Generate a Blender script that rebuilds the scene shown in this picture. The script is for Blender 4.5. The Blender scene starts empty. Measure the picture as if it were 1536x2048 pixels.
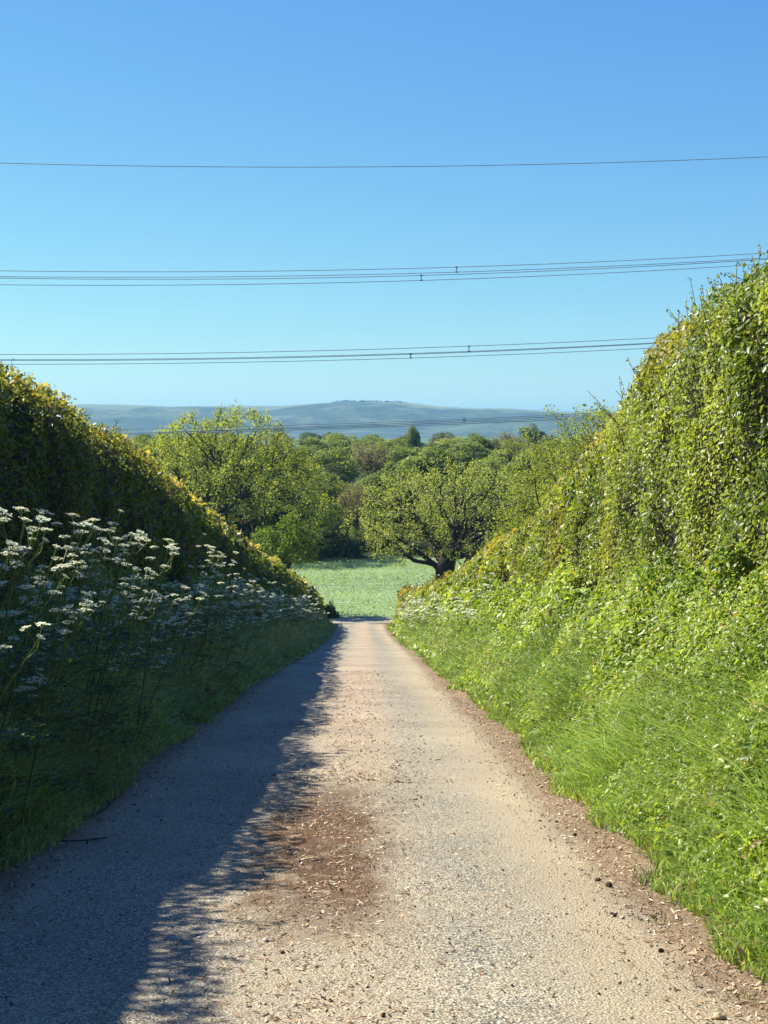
import bpy, math
import numpy as np

# ---------------------------------------------------------------- camera, sky, sun, exposure
S = bpy.context.scene
COL = S.collection
F = 2900.0                       # focal length in photo pixels (photo 1536 x 2048)
PITCH = math.radians(3.24)
camd = bpy.data.cameras.new('camera')
cam = bpy.data.objects.new('camera', camd); COL.objects.link(cam)
cam.location = (0, 0, 0)
cam.rotation_euler = (math.radians(90) - PITCH, 0, 0)
camd.sensor_fit = 'VERTICAL'; camd.sensor_height = 36.0; camd.lens = F / 2048 * 36.0
camd.clip_start = 0.1; camd.clip_end = 60000
S.camera = cam

SUN_EL = math.radians(46)
SUN_AZ = math.radians(-68)       # measured from +Y towards +X: the sun stands front-left
sdir = np.array([math.sin(SUN_AZ) * math.cos(SUN_EL), math.cos(SUN_AZ) * math.cos(SUN_EL), math.sin(SUN_EL)])
W = bpy.data.worlds.new('World'); S.world = W; W.use_nodes = True
nt = W.node_tree; bg = nt.nodes['Background']
sky = nt.nodes.new('ShaderNodeTexSky'); sky.sky_type = 'NISHITA'; sky.sun_disc = False
sky.sun_elevation = SUN_EL; sky.sun_rotation = SUN_AZ
sky.altitude = 0; sky.air_density = 1.0; sky.dust_density = 0.0; sky.ozone_density = 3.0
# the sky's colour balance, channel by channel: deep clean blue overhead, pale cyan at the horizon
sepc = nt.nodes.new('ShaderNodeSeparateColor'); comb = nt.nodes.new('ShaderNodeCombineColor')
nt.links.new(sky.outputs[0], sepc.inputs[0])
for k_, (mul_, pow_) in enumerate(((.40, 1.17), (.745, 1.0), (2.62, .39))):
    pn = nt.nodes.new('ShaderNodeMath'); pn.operation = 'POWER'; pn.inputs[1].default_value = pow_
    mn = nt.nodes.new('ShaderNodeMath'); mn.operation = 'MULTIPLY'; mn.inputs[1].default_value = mul_
    nt.links.new(sepc.outputs[k_], pn.inputs[0]); nt.links.new(pn.outputs[0], mn.inputs[0]); nt.links.new(mn.outputs[0], comb.inputs[k_])
nt.links.new(comb.outputs[0], bg.inputs[0]); bg.inputs[1].default_value = 0.078
sl = bpy.data.lights.new('sun', 'SUN'); so = bpy.data.objects.new('sun', sl); COL.objects.link(so)
sl.energy = 5.0; sl.angle = math.radians(0.53); sl.color = (1.0, 0.93, 0.80)
so.rotation_euler = (math.radians(90) - SUN_EL, 0, -SUN_AZ + math.pi)
so.rotation_euler = (-(math.radians(90) - SUN_EL), 0, -SUN_AZ)
S.view_settings.view_transform = 'Standard'; S.view_settings.look = 'None'
S.view_settings.exposure = 1.09; S.view_settings.gamma = 1
S.cycles.max_bounces = 7; S.cycles.diffuse_bounces = 4; S.cycles.glossy_bounces = 2
S.cycles.transmission_bounces = 3; S.cycles.volume_bounces = 1; S.cycles.transparent_max_bounces = 4

rng = np.random.default_rng(7)

# ---------------------------------------------------------------- helpers
def ray(px, py, d):
    "world point on the photo pixel's ray at distance d along +Y (used to work out sizes)"
    c, s = math.cos(PITCH), math.sin(PITCH)
    v = np.array([px - 768.0, F * c + (1024 - py) * s, -F * s + (1024 - py) * c])
    return v / v[1] * d

def smooth_table(xs, ys, sig=2.0):
    X = np.arange(-60, 160, 0.25); Y = np.interp(X, xs, ys)
    # linear extrapolation at the start
    m = X < xs[0]; Y[m] = ys[0] + (X[m] - xs[0]) * (ys[1] - ys[0]) / (xs[1] - xs[0])
    k = np.exp(-0.5 * (np.arange(-24, 25) * 0.25 / sig) ** 2); k /= k.sum()
    Yp = np.concatenate([Y[0] - (Y[1] - Y[0]) * np.arange(24, 0, -1), Y, np.full(24, Y[-1])])
    return X, np.convolve(Yp, k, 'valid')
_T = {}
def tab(name, xs, ys, sig=2.0): _T[name] = smooth_table(xs, ys, sig)
def tv(name, d): return np.interp(d, _T[name][0], _T[name][1])
tab('z', [-20, 8.3, 16, 30, 45, 65, 93, 97, 101, 150], [0.67, -2.54, -3.41, -5.02, -6.9, -9.4, -12.65, -12.9, -13.0, -13.0])
tab('XL', [-20, 0, 8.3, 16, 30, 45, 65, 90, 97], [-2.15, -2.15, -2.19, -2.29, -2.36, -2.3, -2.53, -3.1, -3.4])
tab('XR', [-20, 0, 5, 6.2, 10, 16, 27, 45, 65, 92, 97], [1.85, 1.8, 1.72, 1.66, 1.5, 1.49, 1.2, 0.96, 0.6, 0.22, .3])
# hedge face (foot), and hedge top height
tab('FL', [-20, 8, 16, 30, 50, 74, 92, 97], [-4.0, -4.0, -4.0, -4.05, -3.95, -3.9, -3.95, -4.2])
tab('FR', [-20, 5, 13, 20, 30, 50, 70, 92], [3.4, 3.2, 3.1, 2.95, 2.6, 2.1, 1.5, .85])
tab('TL', [-20, 6, 12, 16, 26.6, 46, 74, 92, 96], [3.0, 2.05, 1.12, .9, -.5, -3.6, -7.7, -10.75, -11.3], 1.0)
tab('TR', [-20, 4, 10, 13.6, 17, 20, 24, 30, 50, 70, 92], [3.6, 2.6, 2.1, 1.62, 1.2, .6, -.38, -1.88, -4.95, -7.8, -10.3], 1.0)

def vnoise(P, scale=1.0, seed=0):
    "value noise -1..1 at points P (n,3)"
    Q = P * scale + seed * 17.31
    i = np.floor(Q).astype(np.int64); f = Q - i; f = f * f * (3 - 2 * f)
    def h(a, b, c):
        n = (a * 374761393 + b * 668265263 + c * 2147483647 + seed * 9176) & 0xffffffff
        n = ((n ^ (n >> 13)) * 1274126177) & 0xffffffff
        return ((n ^ (n >> 16)) & 0xffff) / 32767.5 - 1
    r = 0
    for dx in (0, 1):
        for dy in (0, 1):
            for dz in (0, 1):
                w = (f[:, 0] if dx else 1 - f[:, 0]) * (f[:, 1] if dy else 1 - f[:, 1]) * (f[:, 2] if dz else 1 - f[:, 2])
                r = r + w * h(i[:, 0] + dx, i[:, 1] + dy, i[:, 2] + dz)
    return r

def ss(a, b, x):
    t = np.clip((x - a) / (b - a), 0, 1); return t * t * (3 - 2 * t)

def far_z(d):
    return np.interp(d, [150, 200, 300, 450, 700, 1200, 60000], [-13, -11.6, -9.2, -10, -16, -20, -20])

def gz(x, d):
    "ground height"
    x = np.asarray(x, float); d = np.asarray(d, float)
    z = np.where(d > 148, far_z(d), tv('z', np.minimum(d, 149)))
    fade = 1 - ss(80, 96, d)
    sl_ = tv('XL', d) - x; sr_ = x - tv('XR', d)
    n = 0.05 * np.sin(d * 1.7 + 1) + 0.04 * np.sin(d * 3.1)
    bank = (0.95 + n) * ss(0.0, 1.9, sl_) + (0.85 + n) * ss(0.15, 1.6, sr_)
    roll = 0.0
    return z + bank * fade

class Mesh:
    "collects numpy vertices, faces and per-vertex colours, then links one mesh object"
    def __init__(s): s.v = []; s.f = []; s.c = []; s.n = 0; s.uv = None
    def add(s, V, faces, col=(.5, .5, .5)):
        V = np.asarray(V, float).reshape(-1, 3)
        s.v.append(V)
        for fa in (faces if isinstance(faces, list) else [faces]):
            s.f.append(np.asarray(fa, np.int64) + s.n)
        c = np.asarray(col, float)
        s.c.append(np.broadcast_to(c, V.shape) if c.ndim == 1 else c)
        s.n += len(V)
    def build(s, name, mat, parent=None, smooth=False, loc=None):
        me = bpy.data.meshes.new(name)
        V = np.concatenate(s.v); C = np.concatenate(s.c)
        if loc is not None: V = V - np.asarray(loc)
        me.vertices.add(len(V)); me.vertices.foreach_set('co', V.astype(np.float32).ravel())
        tot = [np.full(len(f), f.shape[1]) for f in s.f]; tot = np.concatenate(tot)
        idx = np.concatenate([f.ravel() for f in s.f])
        me.loops.add(len(idx)); me.loops.foreach_set('vertex_index', idx.astype(np.int32))
        st = np.concatenate([[0], np.cumsum(tot)[:-1]])
        me.polygons.add(len(tot)); me.polygons.foreach_set('loop_start', st.astype(np.int32))
        me.polygons.foreach_set('loop_total', tot.astype(np.int32))
        if smooth: me.polygons.foreach_set('use_smooth', np.ones(len(tot), bool))
        a = me.attributes.new('col', 'FLOAT_COLOR', 'POINT')
        a.data.foreach_set('color', np.concatenate([C, np.ones((len(C), 1))], 1).astype(np.float32).ravel())
        if s.uv is not None:
            u = me.uv_layers.new(name='UVMap'); uvv = np.concatenate(s.uv)
            u.data.foreach_set('uv', uvv[idx].astype(np.float32).ravel())
        me.update(); me.validate()
        me.materials.append(mat)
        o = bpy.data.objects.new(name, me); COL.objects.link(o)
        if loc is not None and parent is None: o.location = loc
        if parent is not None: o.parent = parent
        return o

def tag(o, label=None, cat=None, group=None, kind=None):
    if label: o['label'] = label
    if cat: o['category'] = cat
    if group: o['group'] = group
    if kind: o['kind'] = kind
    return o

def empty(name, loc, label, cat, group=None):
    o = bpy.data.objects.new(name, None); COL.objects.link(o); o.location = loc
    o.empty_display_size = 0.2
    return tag(o, label, cat, group)

def copy_thing(root, loc, rz=0.0, sc=1.0, label=None, group=None, mats=None):
    r = root.copy(); COL.objects.link(r); r.location = loc
    r.rotation_euler = (0, 0, rz)
    r.scale = (sc, sc, sc) if np.isscalar(sc) else sc
    if label: r['label'] = label
    if group: r['group'] = group
    for ch in list(root.children):
        c = ch.copy(); COL.objects.link(c); c.parent = r
        if mats and ch.name.split('.')[0] in mats:
            c.material_slots[0].link = 'OBJECT'; c.material_slots[0].material = mats[ch.name.split('.')[0]]
        for g in list(ch.children):
            q = g.copy(); COL.objects.link(q); q.parent = c
    return r

def unit(v): return v / np.maximum(np.linalg.norm(v, axis=-1, keepdims=True), 1e-9)

LEAF4 = (np.array([[-.5, 0, 0], [-.05, -.30, .13], [.5, 0, 0], [-.05, .30, .13]]), [np.array([[0, 1, 2], [0, 2, 3]])])
LEAF6 = (np.array([[-.5, 0, 0], [-.2, -.30, .12], [.22, -.24, .12], [.5, 0, -.06], [.22, .24, .12], [-.2, .30, .12]]),
         [np.array([[0, 1, 2, 3], [0, 3, 4, 5]])])
def scatter(M, tpl, P, N, size, col, T=None, r=rng):
    "copies template tpl to every point: N = facing, random spin unless T is given"
    n = len(P)
    if n == 0: return
    N = unit(N)
    if T is None: T = r.normal(size=(n, 3))
    T = unit(T - (T * N).sum(1, keepdims=True) * N); B = np.cross(N, T)
    tv_, tf = tpl; k = len(tv_)
    size = np.broadcast_to(np.asarray(size, float), (n,))[:, None, None]
    V = P[:, None, :] + size * (tv_[None, :, 0:1] * T[:, None] + tv_[None, :, 1:2] * B[:, None] + tv_[None, :, 2:3] * N[:, None])
    off = (np.arange(n) * k)[:, None, None]
    faces = [(f[None] + off).reshape(-1, f.shape[1]) for f in tf]
    C = np.repeat(np.broadcast_to(np.asarray(col, float), (n, 3)), k, axis=0)
    M.add(V.reshape(-1, 3), faces, C)

def tube(M, pts, rad, sides=5, col=(.1, .08, .06)):
    pts = np.asarray(pts, float); n = len(pts)
    rad = np.broadcast_to(np.asarray(rad, float), (n,))
    d = unit(np.gradient(pts, axis=0))
    ref = np.array([0, 0, 1.0]) if abs(d[0][2]) < .9 else np.array([1.0, 0, 0])
    a = unit(np.cross(d, ref)); b = np.cross(d, a)
    th = np.arange(sides) / sides * 2 * np.pi
    V = pts[:, None] + rad[:, None, None] * (np.cos(th)[None, :, None] * a[:, None] + np.sin(th)[None, :, None] * b[:, None])
    i = np.arange(n - 1)[:, None] * sides; j = np.arange(sides)[None]
    j2 = (j + 1) % sides
    f = np.stack([i + j, i + j2, i + sides + j2, i + sides + j], -1).reshape(-1, 4)
    M.add(V.reshape(-1, 3), f, col)

def grid_mesh(M, X, Y, Z, col=(.5, .5, .5), uv=None):
    r, c = X.shape
    i = np.arange(r * c).reshape(r, c)
    f = np.stack([i[:-1, :-1], i[:-1, 1:], i[1:, 1:], i[1:, :-1]], -1).reshape(-1, 4)
    M.add(np.stack([X, Y, Z], -1).reshape(-1, 3), f, col)
    if uv is not None:
        M.uv = (M.uv or []) + [uv.reshape(-1, 2)]

# ---------------------------------------------------------------- materials
def new_mat(name):
    m = bpy.data.materials.new(name); m.use_nodes = True
    return m, m.node_tree, m.node_tree.nodes['Principled BSDF']
def N_(t, typ, **kw):
    n = t.nodes.new(typ)
    for k, v in kw.items():
        if k.startswith('i_'):
            key = k[2:]; key = int(key) if key.isdigit() else key.replace('_', ' ')
            n.inputs[key].default_value = v
        else: setattr(n, k, v)
    return n
def ramp(t, stops, fac):
    r = t.nodes.new('ShaderNodeValToRGB'); e = r.color_ramp.elements
    while len(e) < len(stops): e.new(.5)
    for q, (p, c) in zip(e, stops):
        q.position = p; q.color = (*c, 1) if len(c) == 3 else c
    t.links.new(fac, r.inputs[0]); return r.outputs[0]
def mix(t, a, b, fac, mode='MIX'):
    m = t.nodes.new('ShaderNodeMix'); m.data_type = 'RGBA'; m.blend_type = mode
    for s, v in ((m.inputs[6], a), (m.inputs[7], b), (m.inputs[0], fac)):
        if isinstance(v, (int, float)): s.default_value = v
        elif isinstance(v, tuple): s.default_value = (*v, 1)
        else: t.links.new(v, s)
    return m.outputs[2]
def noise(t, vec, scale, detail=4, rough=.55, out=0):
    n = N_(t, 'ShaderNodeTexNoise'); n.inputs['Scale'].default_value = scale
    n.inputs['Detail'].default_value = detail; n.inputs['Roughness'].default_value = rough
    t.links.new(vec, n.inputs['Vector']); return n.outputs[out]
def mathn(t, op, a, b=None, clamp=False):
    m = t.nodes.new('ShaderNodeMath'); m.operation = op; m.use_clamp = clamp
    for s, v in zip(m.inputs, (a, b)):
        if v is None: continue
        if isinstance(v, (int, float)): s.default_value = v
        else: t.links.new(v, s)
    return m.outputs[0]

def leaf_material(name, trans=.35, rough=.5, spec=.4, tcol=(1.25, 1.25, .45)):
    m, t, p = new_mat(name)
    a = N_(t, 'ShaderNodeAttribute', attribute_name='col')
    oi = N_(t, 'ShaderNodeObjectInfo')
    hsv = N_(t, 'ShaderNodeHueSaturation')
    t.links.new(a.outputs['Color'], hsv.inputs['Color'])
    t.links.new(mathn(t, 'ADD', mathn(t, 'MULTIPLY', oi.outputs['Random'], .3), .85), hsv.inputs['Value'])
    c = hsv.outputs[0]
    t.links.new(c, p.inputs['Base Color']); p.inputs['Roughness'].default_value = rough
    p.inputs['Specular IOR Level'].default_value = spec
    tr = N_(t, 'ShaderNodeBsdfTranslucent')
    t.links.new(mix(t, c, tcol, 1.0, 'MULTIPLY'), tr.inputs['Color'])
    ms = N_(t, 'ShaderNodeMixShader'); ms.inputs[0].default_value = trans
    t.links.new(p.outputs[0], ms.inputs[1]); t.links.new(tr.outputs[0], ms.inputs[2])
    t.links.new(ms.outputs[0], t.nodes['Material Output'].inputs['Surface'])
    return m
M_HEDGE = leaf_material('hedge_leaves', .5, .4, .6)
M_GRASS = leaf_material('grass_blades', .42, .45, .45)
M_TREE = leaf_material('tree_leaves', .5, .55, .3)
M_FLOWER = leaf_material('white_petals', .3, .7, .2, (1, 1, .9))
def col_material(name, rough=.9, spec=.2):
    m, t, p = new_mat(name)
    a = N_(t, 'ShaderNodeAttribute', attribute_name='col')
    tc = N_(t, 'ShaderNodeTexCoord')
    n = noise(t, tc.outputs['Object'], 9.0)
    c = mix(t, a.outputs['Color'], ramp(t, [(.3, (.55, .55, .55)), (.7, (1.35, 1.35, 1.35))], n), 1.0, 'MULTIPLY')
    t.links.new(c, p.inputs['Base Color']); p.inputs['Roughness'].default_value = rough
    p.inputs['Specular IOR Level'].default_value = spec
    b = N_(t, 'ShaderNodeBump'); b.inputs['Strength'].default_value = .5; b.inputs['Distance'].default_value = .02
    t.links.new(n, b.inputs['Height']); t.links.new(b.outputs[0], p.inputs['Normal'])
    return m
M_BARK = col_material('bark')
M_LITTER = col_material('litter', .85, .2)
M_STEM = leaf_material('green_stems', .2, .5, .3)

def ground_material():
    m, t, p = new_mat('ground_soil_and_grass')
    tc = N_(t, 'ShaderNodeTexCoord'); v = tc.outputs['Object']
    n = noise(t, v, 1.2, 6); n2 = noise(t, v, 14, 5); n3 = noise(t, v, .02, 5)
    soil = ramp(t, [(.3, (.07, .045, .03)), (.65, (.17, .115, .075))], n2)
    grass = ramp(t, [(.3, (.08, .07, .035)), (.7, (.15, .13, .07))], n)
    geo = N_(t, 'ShaderNodeSeparateXYZ'); t.links.new(v, geo.inputs[0])
    far = ramp(t, [(.35, (.08, .12, .04)), (.5, (.13, .17, .06)), (.65, (.05, .08, .03))], n3)
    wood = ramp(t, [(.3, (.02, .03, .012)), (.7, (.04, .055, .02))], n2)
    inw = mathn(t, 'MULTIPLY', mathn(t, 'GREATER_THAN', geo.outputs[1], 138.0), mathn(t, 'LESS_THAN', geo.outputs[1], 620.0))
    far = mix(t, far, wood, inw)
    base = mix(t, soil, grass, ramp(t, [(.45, (0, 0, 0)), (.6, (1, 1, 1))], n))
    isfar = mathn(t, 'GREATER_THAN', geo.outputs[1], 99.0)
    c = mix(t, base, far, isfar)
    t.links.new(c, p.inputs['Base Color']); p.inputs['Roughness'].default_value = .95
    p.inputs['Specular IOR Level'].default_value = .1
    b = N_(t, 'ShaderNodeBump'); b.inputs['Strength'].default_value = .6; b.inputs['Distance'].default_value = .03
    t.links.new(n2, b.inputs['Height']); t.links.new(b.outputs[0], p.inputs['Normal'])
    return m

def road_material():
    m, t, p = new_mat('worn_chip_sealed_lane')
    uv = N_(t, 'ShaderNodeUVMap'); v = uv.outputs[0]
    sp = N_(t, 'ShaderNodeSeparateXYZ'); t.links.new(v, sp.inputs[0]); u, d = sp.outputs[0], sp.outputs[1]
    st = N_(t, 'ShaderNodeMapping'); st.inputs['Scale'].default_value = (1, .45, 1); t.links.new(v, st.inputs[0])
    wob = noise(t, st.outputs[0], 1.6, 5, .6)
    wob2 = noise(t, st.outputs[0], 7.0, 4, .6)
    w = mathn(t, 'ADD', mathn(t, 'MULTIPLY', mathn(t, 'SUBTRACT', wob, .5), .9), mathn(t, 'MULTIPLY', mathn(t, 'SUBTRACT', wob2, .5), .5))
    # stone chips
    vo = N_(t, 'ShaderNodeTexVoronoi'); vo.inputs['Scale'].default_value = 88; t.links.new(v, vo.inputs['Vector'])
    vd = vo.outputs['Distance']; vc = vo.outputs['Color']
    sc = N_(t, 'ShaderNodeSeparateColor'); t.links.new(vc, sc.inputs[0])
    chip = ramp(t, [(0, (.12, .12, .11)), (.3, (.28, .27, .225)), (.65, (.46, .43, .34)), (1, (.70, .65, .49))], sc.outputs[0])
    gap = ramp(t, [(.35, (1, 1, 1)), (.70, (.33, .31, .29))], vd)
    chips = mix(t, chip, gap, 1.0, 'MULTIPLY')
    fine = noise(t, v, 75, 4, .8)
    dust = ramp(t, [(.36, (.13, .105, .07)), (.47, (.34, .275, .18)), (.62, (.54, .46, .30))], fine)
    soil = ramp(t, [(.3, (.085, .055, .033)), (.5, (.24, .165, .10)), (.72, (.46, .34, .22))], noise(t, v, 55, 4, .75))
    rust = ramp(t, [(.36, (.035, .016, .006)), (.55, (.115, .055, .022)), (.78, (.32, .19, .09))], noise(t, v, 48, 4, .75))
    def band(c0, half, soft, amp=.8):
        # 1 inside |u-c0+w*amp| < half
        x = mathn(t, 'ABSOLUTE', mathn(t, 'SUBTRACT', mathn(t, 'ADD', u, mathn(t, 'MULTIPLY', w, amp)), c0))
        mr = N_(t, 'ShaderNodeMapRange'); mr.interpolation_type = 'SMOOTHSTEP'
        t.links.new(x, mr.inputs[0]); mr.inputs[1].default_value = half + soft; mr.inputs[2].default_value = half - soft
        return mr.outputs[0]
    def drange(a, b, s):
        m1 = N_(t, 'ShaderNodeMapRange'); m1.interpolation_type = 'SMOOTHSTEP'; dd = mathn(t, 'ADD', d, mathn(t, 'MULTIPLY', w, 1.5))
        t.links.new(dd, m1.inputs[0]); m1.inputs[1].default_value = a - s; m1.inputs[2].default_value = a + s
        m2 = N_(t, 'ShaderNodeMapRange'); m2.interpolation_type = 'SMOOTHSTEP'
        t.links.new(dd, m2.inputs[0]); m2.inputs[1].default_value = b + s; m2.inputs[2].default_value = b - s
        return mathn(t, 'MULTIPLY', m1.outputs[0], m2.outputs[0])
    dust_n = mathn(t, 'ADD', mathn(t, 'MULTIPLY', wob2, .9), .15, True)
    centre = mathn(t, 'MULTIPLY', mathn(t, 'MULTIPLY', band(0.0, .42, .35), .9), dust_n)
    chips = mix(t, chips, dust, mathn(t, 'MULTIPLY', ramp(t, [(.38, (.05, .05, .05)), (.68, (.55, .55, .55))], noise(t, st.outputs[0], 2.6, 6, .65)), 1.0))
    c = mix(t, chips, dust, centre)
    pink = ramp(t, [(.3, (.19, .13, .085)), (.5, (.40, .30, .21)), (.72, (.60, .48, .36))], noise(t, v, 40, 4, .75))
    c = mix(t, c, pink, mathn(t, 'MULTIPLY', mathn(t, 'MULTIPLY', band(.05, .38, .25, .5), drange(14, 200, 4)), .55))
    c = mix(t, c, dust, mathn(t, 'MULTIPLY', band(1.38, .30, .34, .6), .95))
    c = mix(t, c, dust, mathn(t, 'MULTIPLY', band(-1.75, .22, .28, .6), .6))
    c = mix(t, c, soil, band(2.15, .58, .14, .35))
    c = mix(t, c, soil, band(-2.2, .5, .16, .45))
    c = mix(t, c, rust, mathn(t, 'MULTIPLY', mathn(t, 'MULTIPLY', mathn(t, 'MULTIPLY', band(-.06, .38, .20, 1.0), ramp(t, [(.33, (.45, .45, .45)), (.5, (1, 1, 1))], noise(t, v, 9, 4, .7))), drange(6.8, 11.4, .9)), .95))
    # brightness patches
    big = noise(t, v, .5, 3)
    c = mix(t, c, ramp(t, [(.3, (.80, .80, .82)), (.7, (1.12, 1.12, 1.1))], big), 1.0, 'MULTIPLY')
    t.links.new(c, p.inputs['Base Color'])
    p.inputs['Roughness'].default_value = .85; p.inputs['Specular IOR Level'].default_value = .25
    h = mathn(t, 'SUBTRACT', 1.0, vd)
    h2 = mathn(t, 'ADD', mathn(t, 'MULTIPLY', h, 1.0), mathn(t, 'MULTIPLY', noise(t, v, 45, 4, .7), .9))
    b = N_(t, 'ShaderNodeBump'); b.inputs['Strength'].default_value = .75; b.inputs['Distance'].default_value = .010
    t.links.new(h2, b.inputs['Height']); t.links.new(b.outputs[0], p.inputs['Normal'])
    return m

def field_material():
    m, t, p = new_mat('young_crop_field')
    tc = N_(t, 'ShaderNodeTexCoord'); v = tc.outputs['Object']
    n = noise(t, v, 2.2, 5, .7); n2 = noise(t, v, .12, 4)
    c = ramp(t, [(.3, (.15, .215, .11)), (.5, (.225, .31, .16)), (.7, (.29, .37, .22))], n)
    c = mix(t, c, ramp(t, [(.35, (.88, .95, .85)), (.65, (1.1, 1.05, 1.1))], n2), 1.0, 'MULTIPLY')
    sx = N_(t, 'ShaderNodeSeparateXYZ'); t.links.new(v, sx.inputs[0])
    yw = mathn(t, 'SUBTRACT', sx.outputs[1], mathn(t, 'MULTIPLY', sx.outputs[0], .1))
    for y0 in (108.3, 119.0, 120.8, 131.5):
        k = mathn(t, 'LESS_THAN', mathn(t, 'ABSOLUTE', mathn(t, 'SUBTRACT', yw, y0)), .34)
        c = mix(t, c, (.10, .13, .07), mathn(t, 'MULTIPLY', k, .7))
    t.links.new(c, p.inputs['Base Color']); p.inputs['Roughness'].default_value = .8
    return m

def hill_material():
    m, t, p = new_mat('downland')
    tc = N_(t, 'ShaderNodeTexCoord'); v = tc.outputs['Object']
    n = noise(t, v, .0065, 10, .72); n2 = noise(t, v, .0012, 5, .6); n3 = noise(t, v, .03, 6, .7)
    grass = ramp(t, [(.35, (.07, .10, .045)), (.6, (.11, .135, .065))], n2)
    wood = ramp(t, [(.35, (.02, .035, .02)), (.65, (.06, .08, .04))], n3)
    c = mix(t, grass, wood, ramp(t, [(.40, (0, 0, 0)), (.50, (1, 1, 1))], n))
    a = N_(t, 'ShaderNodeAttribute', attribute_name='col')
    sc = N_(t, 'ShaderNodeSeparateColor'); t.links.new(a.outputs['Color'], sc.inputs[0])
    c = mix(t, c, (.36, .36, .19), sc.outputs[0])
    c = mix(t, c, (.15, .18, .09), sc.outputs[1])
    t.links.new(c, p.inputs['Base Color']); p.inputs['Roughness'].default_value = 1
    return m

# ---------------------------------------------------------------- ground
ds = np.concatenate([np.arange(-60, 0, 2), np.arange(0, 104, .5), np.arange(104, 160, 4), np.geomspace(165, 30000, 40)])
s_out = np.array([0, .1, .25, .4, .6, .8, 1.0, 1.2, 1.4, 1.6, 1.9, 2.3, 3, 4, 6, 9, 14, 22, 35, 60, 110, 220, 500, 1200, 3000, 9000, 25000])
u_in = np.linspace(0, 1, 9)[1:-1]
rows = []
for d in ds:
    xl, xr = tv('XL', d), tv('XR', d)
    rows.append(np.concatenate([xl - s_out[::-1], xl + (xr - xl) * u_in, xr + s_out]))
GX = np.array(rows); GY = np.repeat(ds[:, None], GX.shape[1], 1); GZ = gz(GX, GY)
inside = (GX > tv('XL', GY) - .2) & (GX < tv('XR', GY) + .2) & (GY < 101)
GZ = GZ - .07 * inside - .03 * ((GY > 94) & (GY < 101.1))
m_ = Mesh(); grid_mesh(m_, GX, GY, GZ)
tag(m_.build('ground', ground_material(), smooth=True), kind='structure')

# ---------------------------------------------------------------- lane
M_ROAD = road_material()
m_ = Mesh()
rd = np.concatenate([np.arange(-12, 4, 1.), np.arange(4, 95.6, .25)])
ru = np.linspace(0, 1, 40)
X = tv('XL', rd)[:, None] - .12 + (tv('XR', rd) - tv('XL', rd) + .24)[:, None] * ru[None]
Y = np.repeat(rd[:, None], 40, 1)
cen = (tv('XL', rd) + tv('XR', rd))[:, None] / 2
hw = (tv('XR', rd) - tv('XL', rd))[:, None] / 2
U = (X - cen) / hw * 1.9
camber = -.05 * (U / 1.9) ** 2 + .008 * np.sin(Y * 2.3 + X * 3) + .006 * np.sin(Y * 5.1 - X * 4)
Z = tv('z', Y) + camber + .01
grid_mesh(m_, X, Y, Z, uv=np.stack([U + 0 * Y, Y], -1))
tag(m_.build('lane', M_ROAD, smooth=True), kind='structure')
m_ = Mesh()
yy, xx = np.meshgrid(np.linspace(95.2, 99.6, 12), np.linspace(-60, 40, 101), indexing='ij')
yw = yy + .25 * np.sin(xx * .3)
grid_mesh(m_, xx, yw, tv('z', yw) + .012, uv=np.stack([(yy - 97.4) * .8 + 60, xx], -1))
tag(m_.build('cross_lane', M_ROAD, smooth=True), kind='structure')

# ---------------------------------------------------------------- field with young crop
m_ = Mesh()
xx, tt = np.meshgrid(np.linspace(-32, 45, 78), np.linspace(0, 1, 40), indexing='ij')
fe = np.interp(xx, [-32, -10, -6, -2, 0, 45], [138, 139.5, 142, 144, 145.5, 148])
fy = 99.5 + .12 * np.sin(xx * 1.7) + (fe - 99.5) * tt
grid_mesh(m_, xx, fy, gz(xx, fy) + .03)
tag(m_.build('field', field_material(), smooth=True), kind='structure')
n = 52000
cx = rng.uniform(-14, 12, n); cy = rng.uniform(99.8, 146, n)
fe = np.interp(cx, [-32, -10, -6, -2, 0, 45], [138, 139.5, 142, 144, 145.5, 148])
keep = (cy < fe) & (np.min([np.abs(cy - .1 * cx - y0) for y0 in (108.3, 119.0, 120.8, 131.5)], 0) > .36)
cx, cy = cx[keep], cy[keep]; n = len(cx)
P = np.stack([cx, cy, gz(cx, cy) + .03 + rng.uniform(.03, .16, n)], 1)
Nn = rng.normal(size=(n, 3)) * .35 + [-.3, 0, 1.0]
bc = np.array([.21, .30, .155]) * rng.uniform(.8, 1.2, (n, 1)) * (1 + .12 * vnoise(P, .25, 3)[:, None])
m_ = Mesh(); scatter(m_, LEAF4, P, Nn, rng.uniform(.10, .22, n), bc)
tag(m_.build('crop_plants', M_TREE), 'pale green young crop covering the flat field beyond the lane', 'crop', kind='stuff')

# ---------------------------------------------------------------- hills
prof_x = np.array([-900, -300, 0, 180, 240, 300, 350, 430, 500, 560, 640, 700, 760, 820, 880, 950, 1000, 1060, 1110, 1300, 1600, 2400])
prof_y = np.array([835, 822, 812, 808.5, 809.5, 811.5, 814, 813, 812, 812.5, 807, 803.5, 803, 806, 813, 817, 816.5, 820, 823, 827, 832, 845])
hd = np.linspace(3300, 5600, 60); hx = np.linspace(-3000, 3000, 260)
HX, HY = np.meshgrid(hx, hd, indexing='xy')
px = 768 + HX / 4500 * F
hz = (860 - np.interp(px, prof_x, prof_y)) / F * 4500
tt = (HY - 3300) / 1200.0
sh = np.where(tt < 1, ss(0, 1, tt) * (.75 + .25 * tt), 1 - .25 * (tt - 1))
PP = np.stack([HX, HY, 0 * HX], -1).reshape(-1, 3)
gul = (vnoise(PP, .006, 5) + .5 * vnoise(PP, .014, 6)).reshape(HX.shape)
bump_w = np.clip(np.minimum(tt, 1 - tt), 0, 1) * 2
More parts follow.
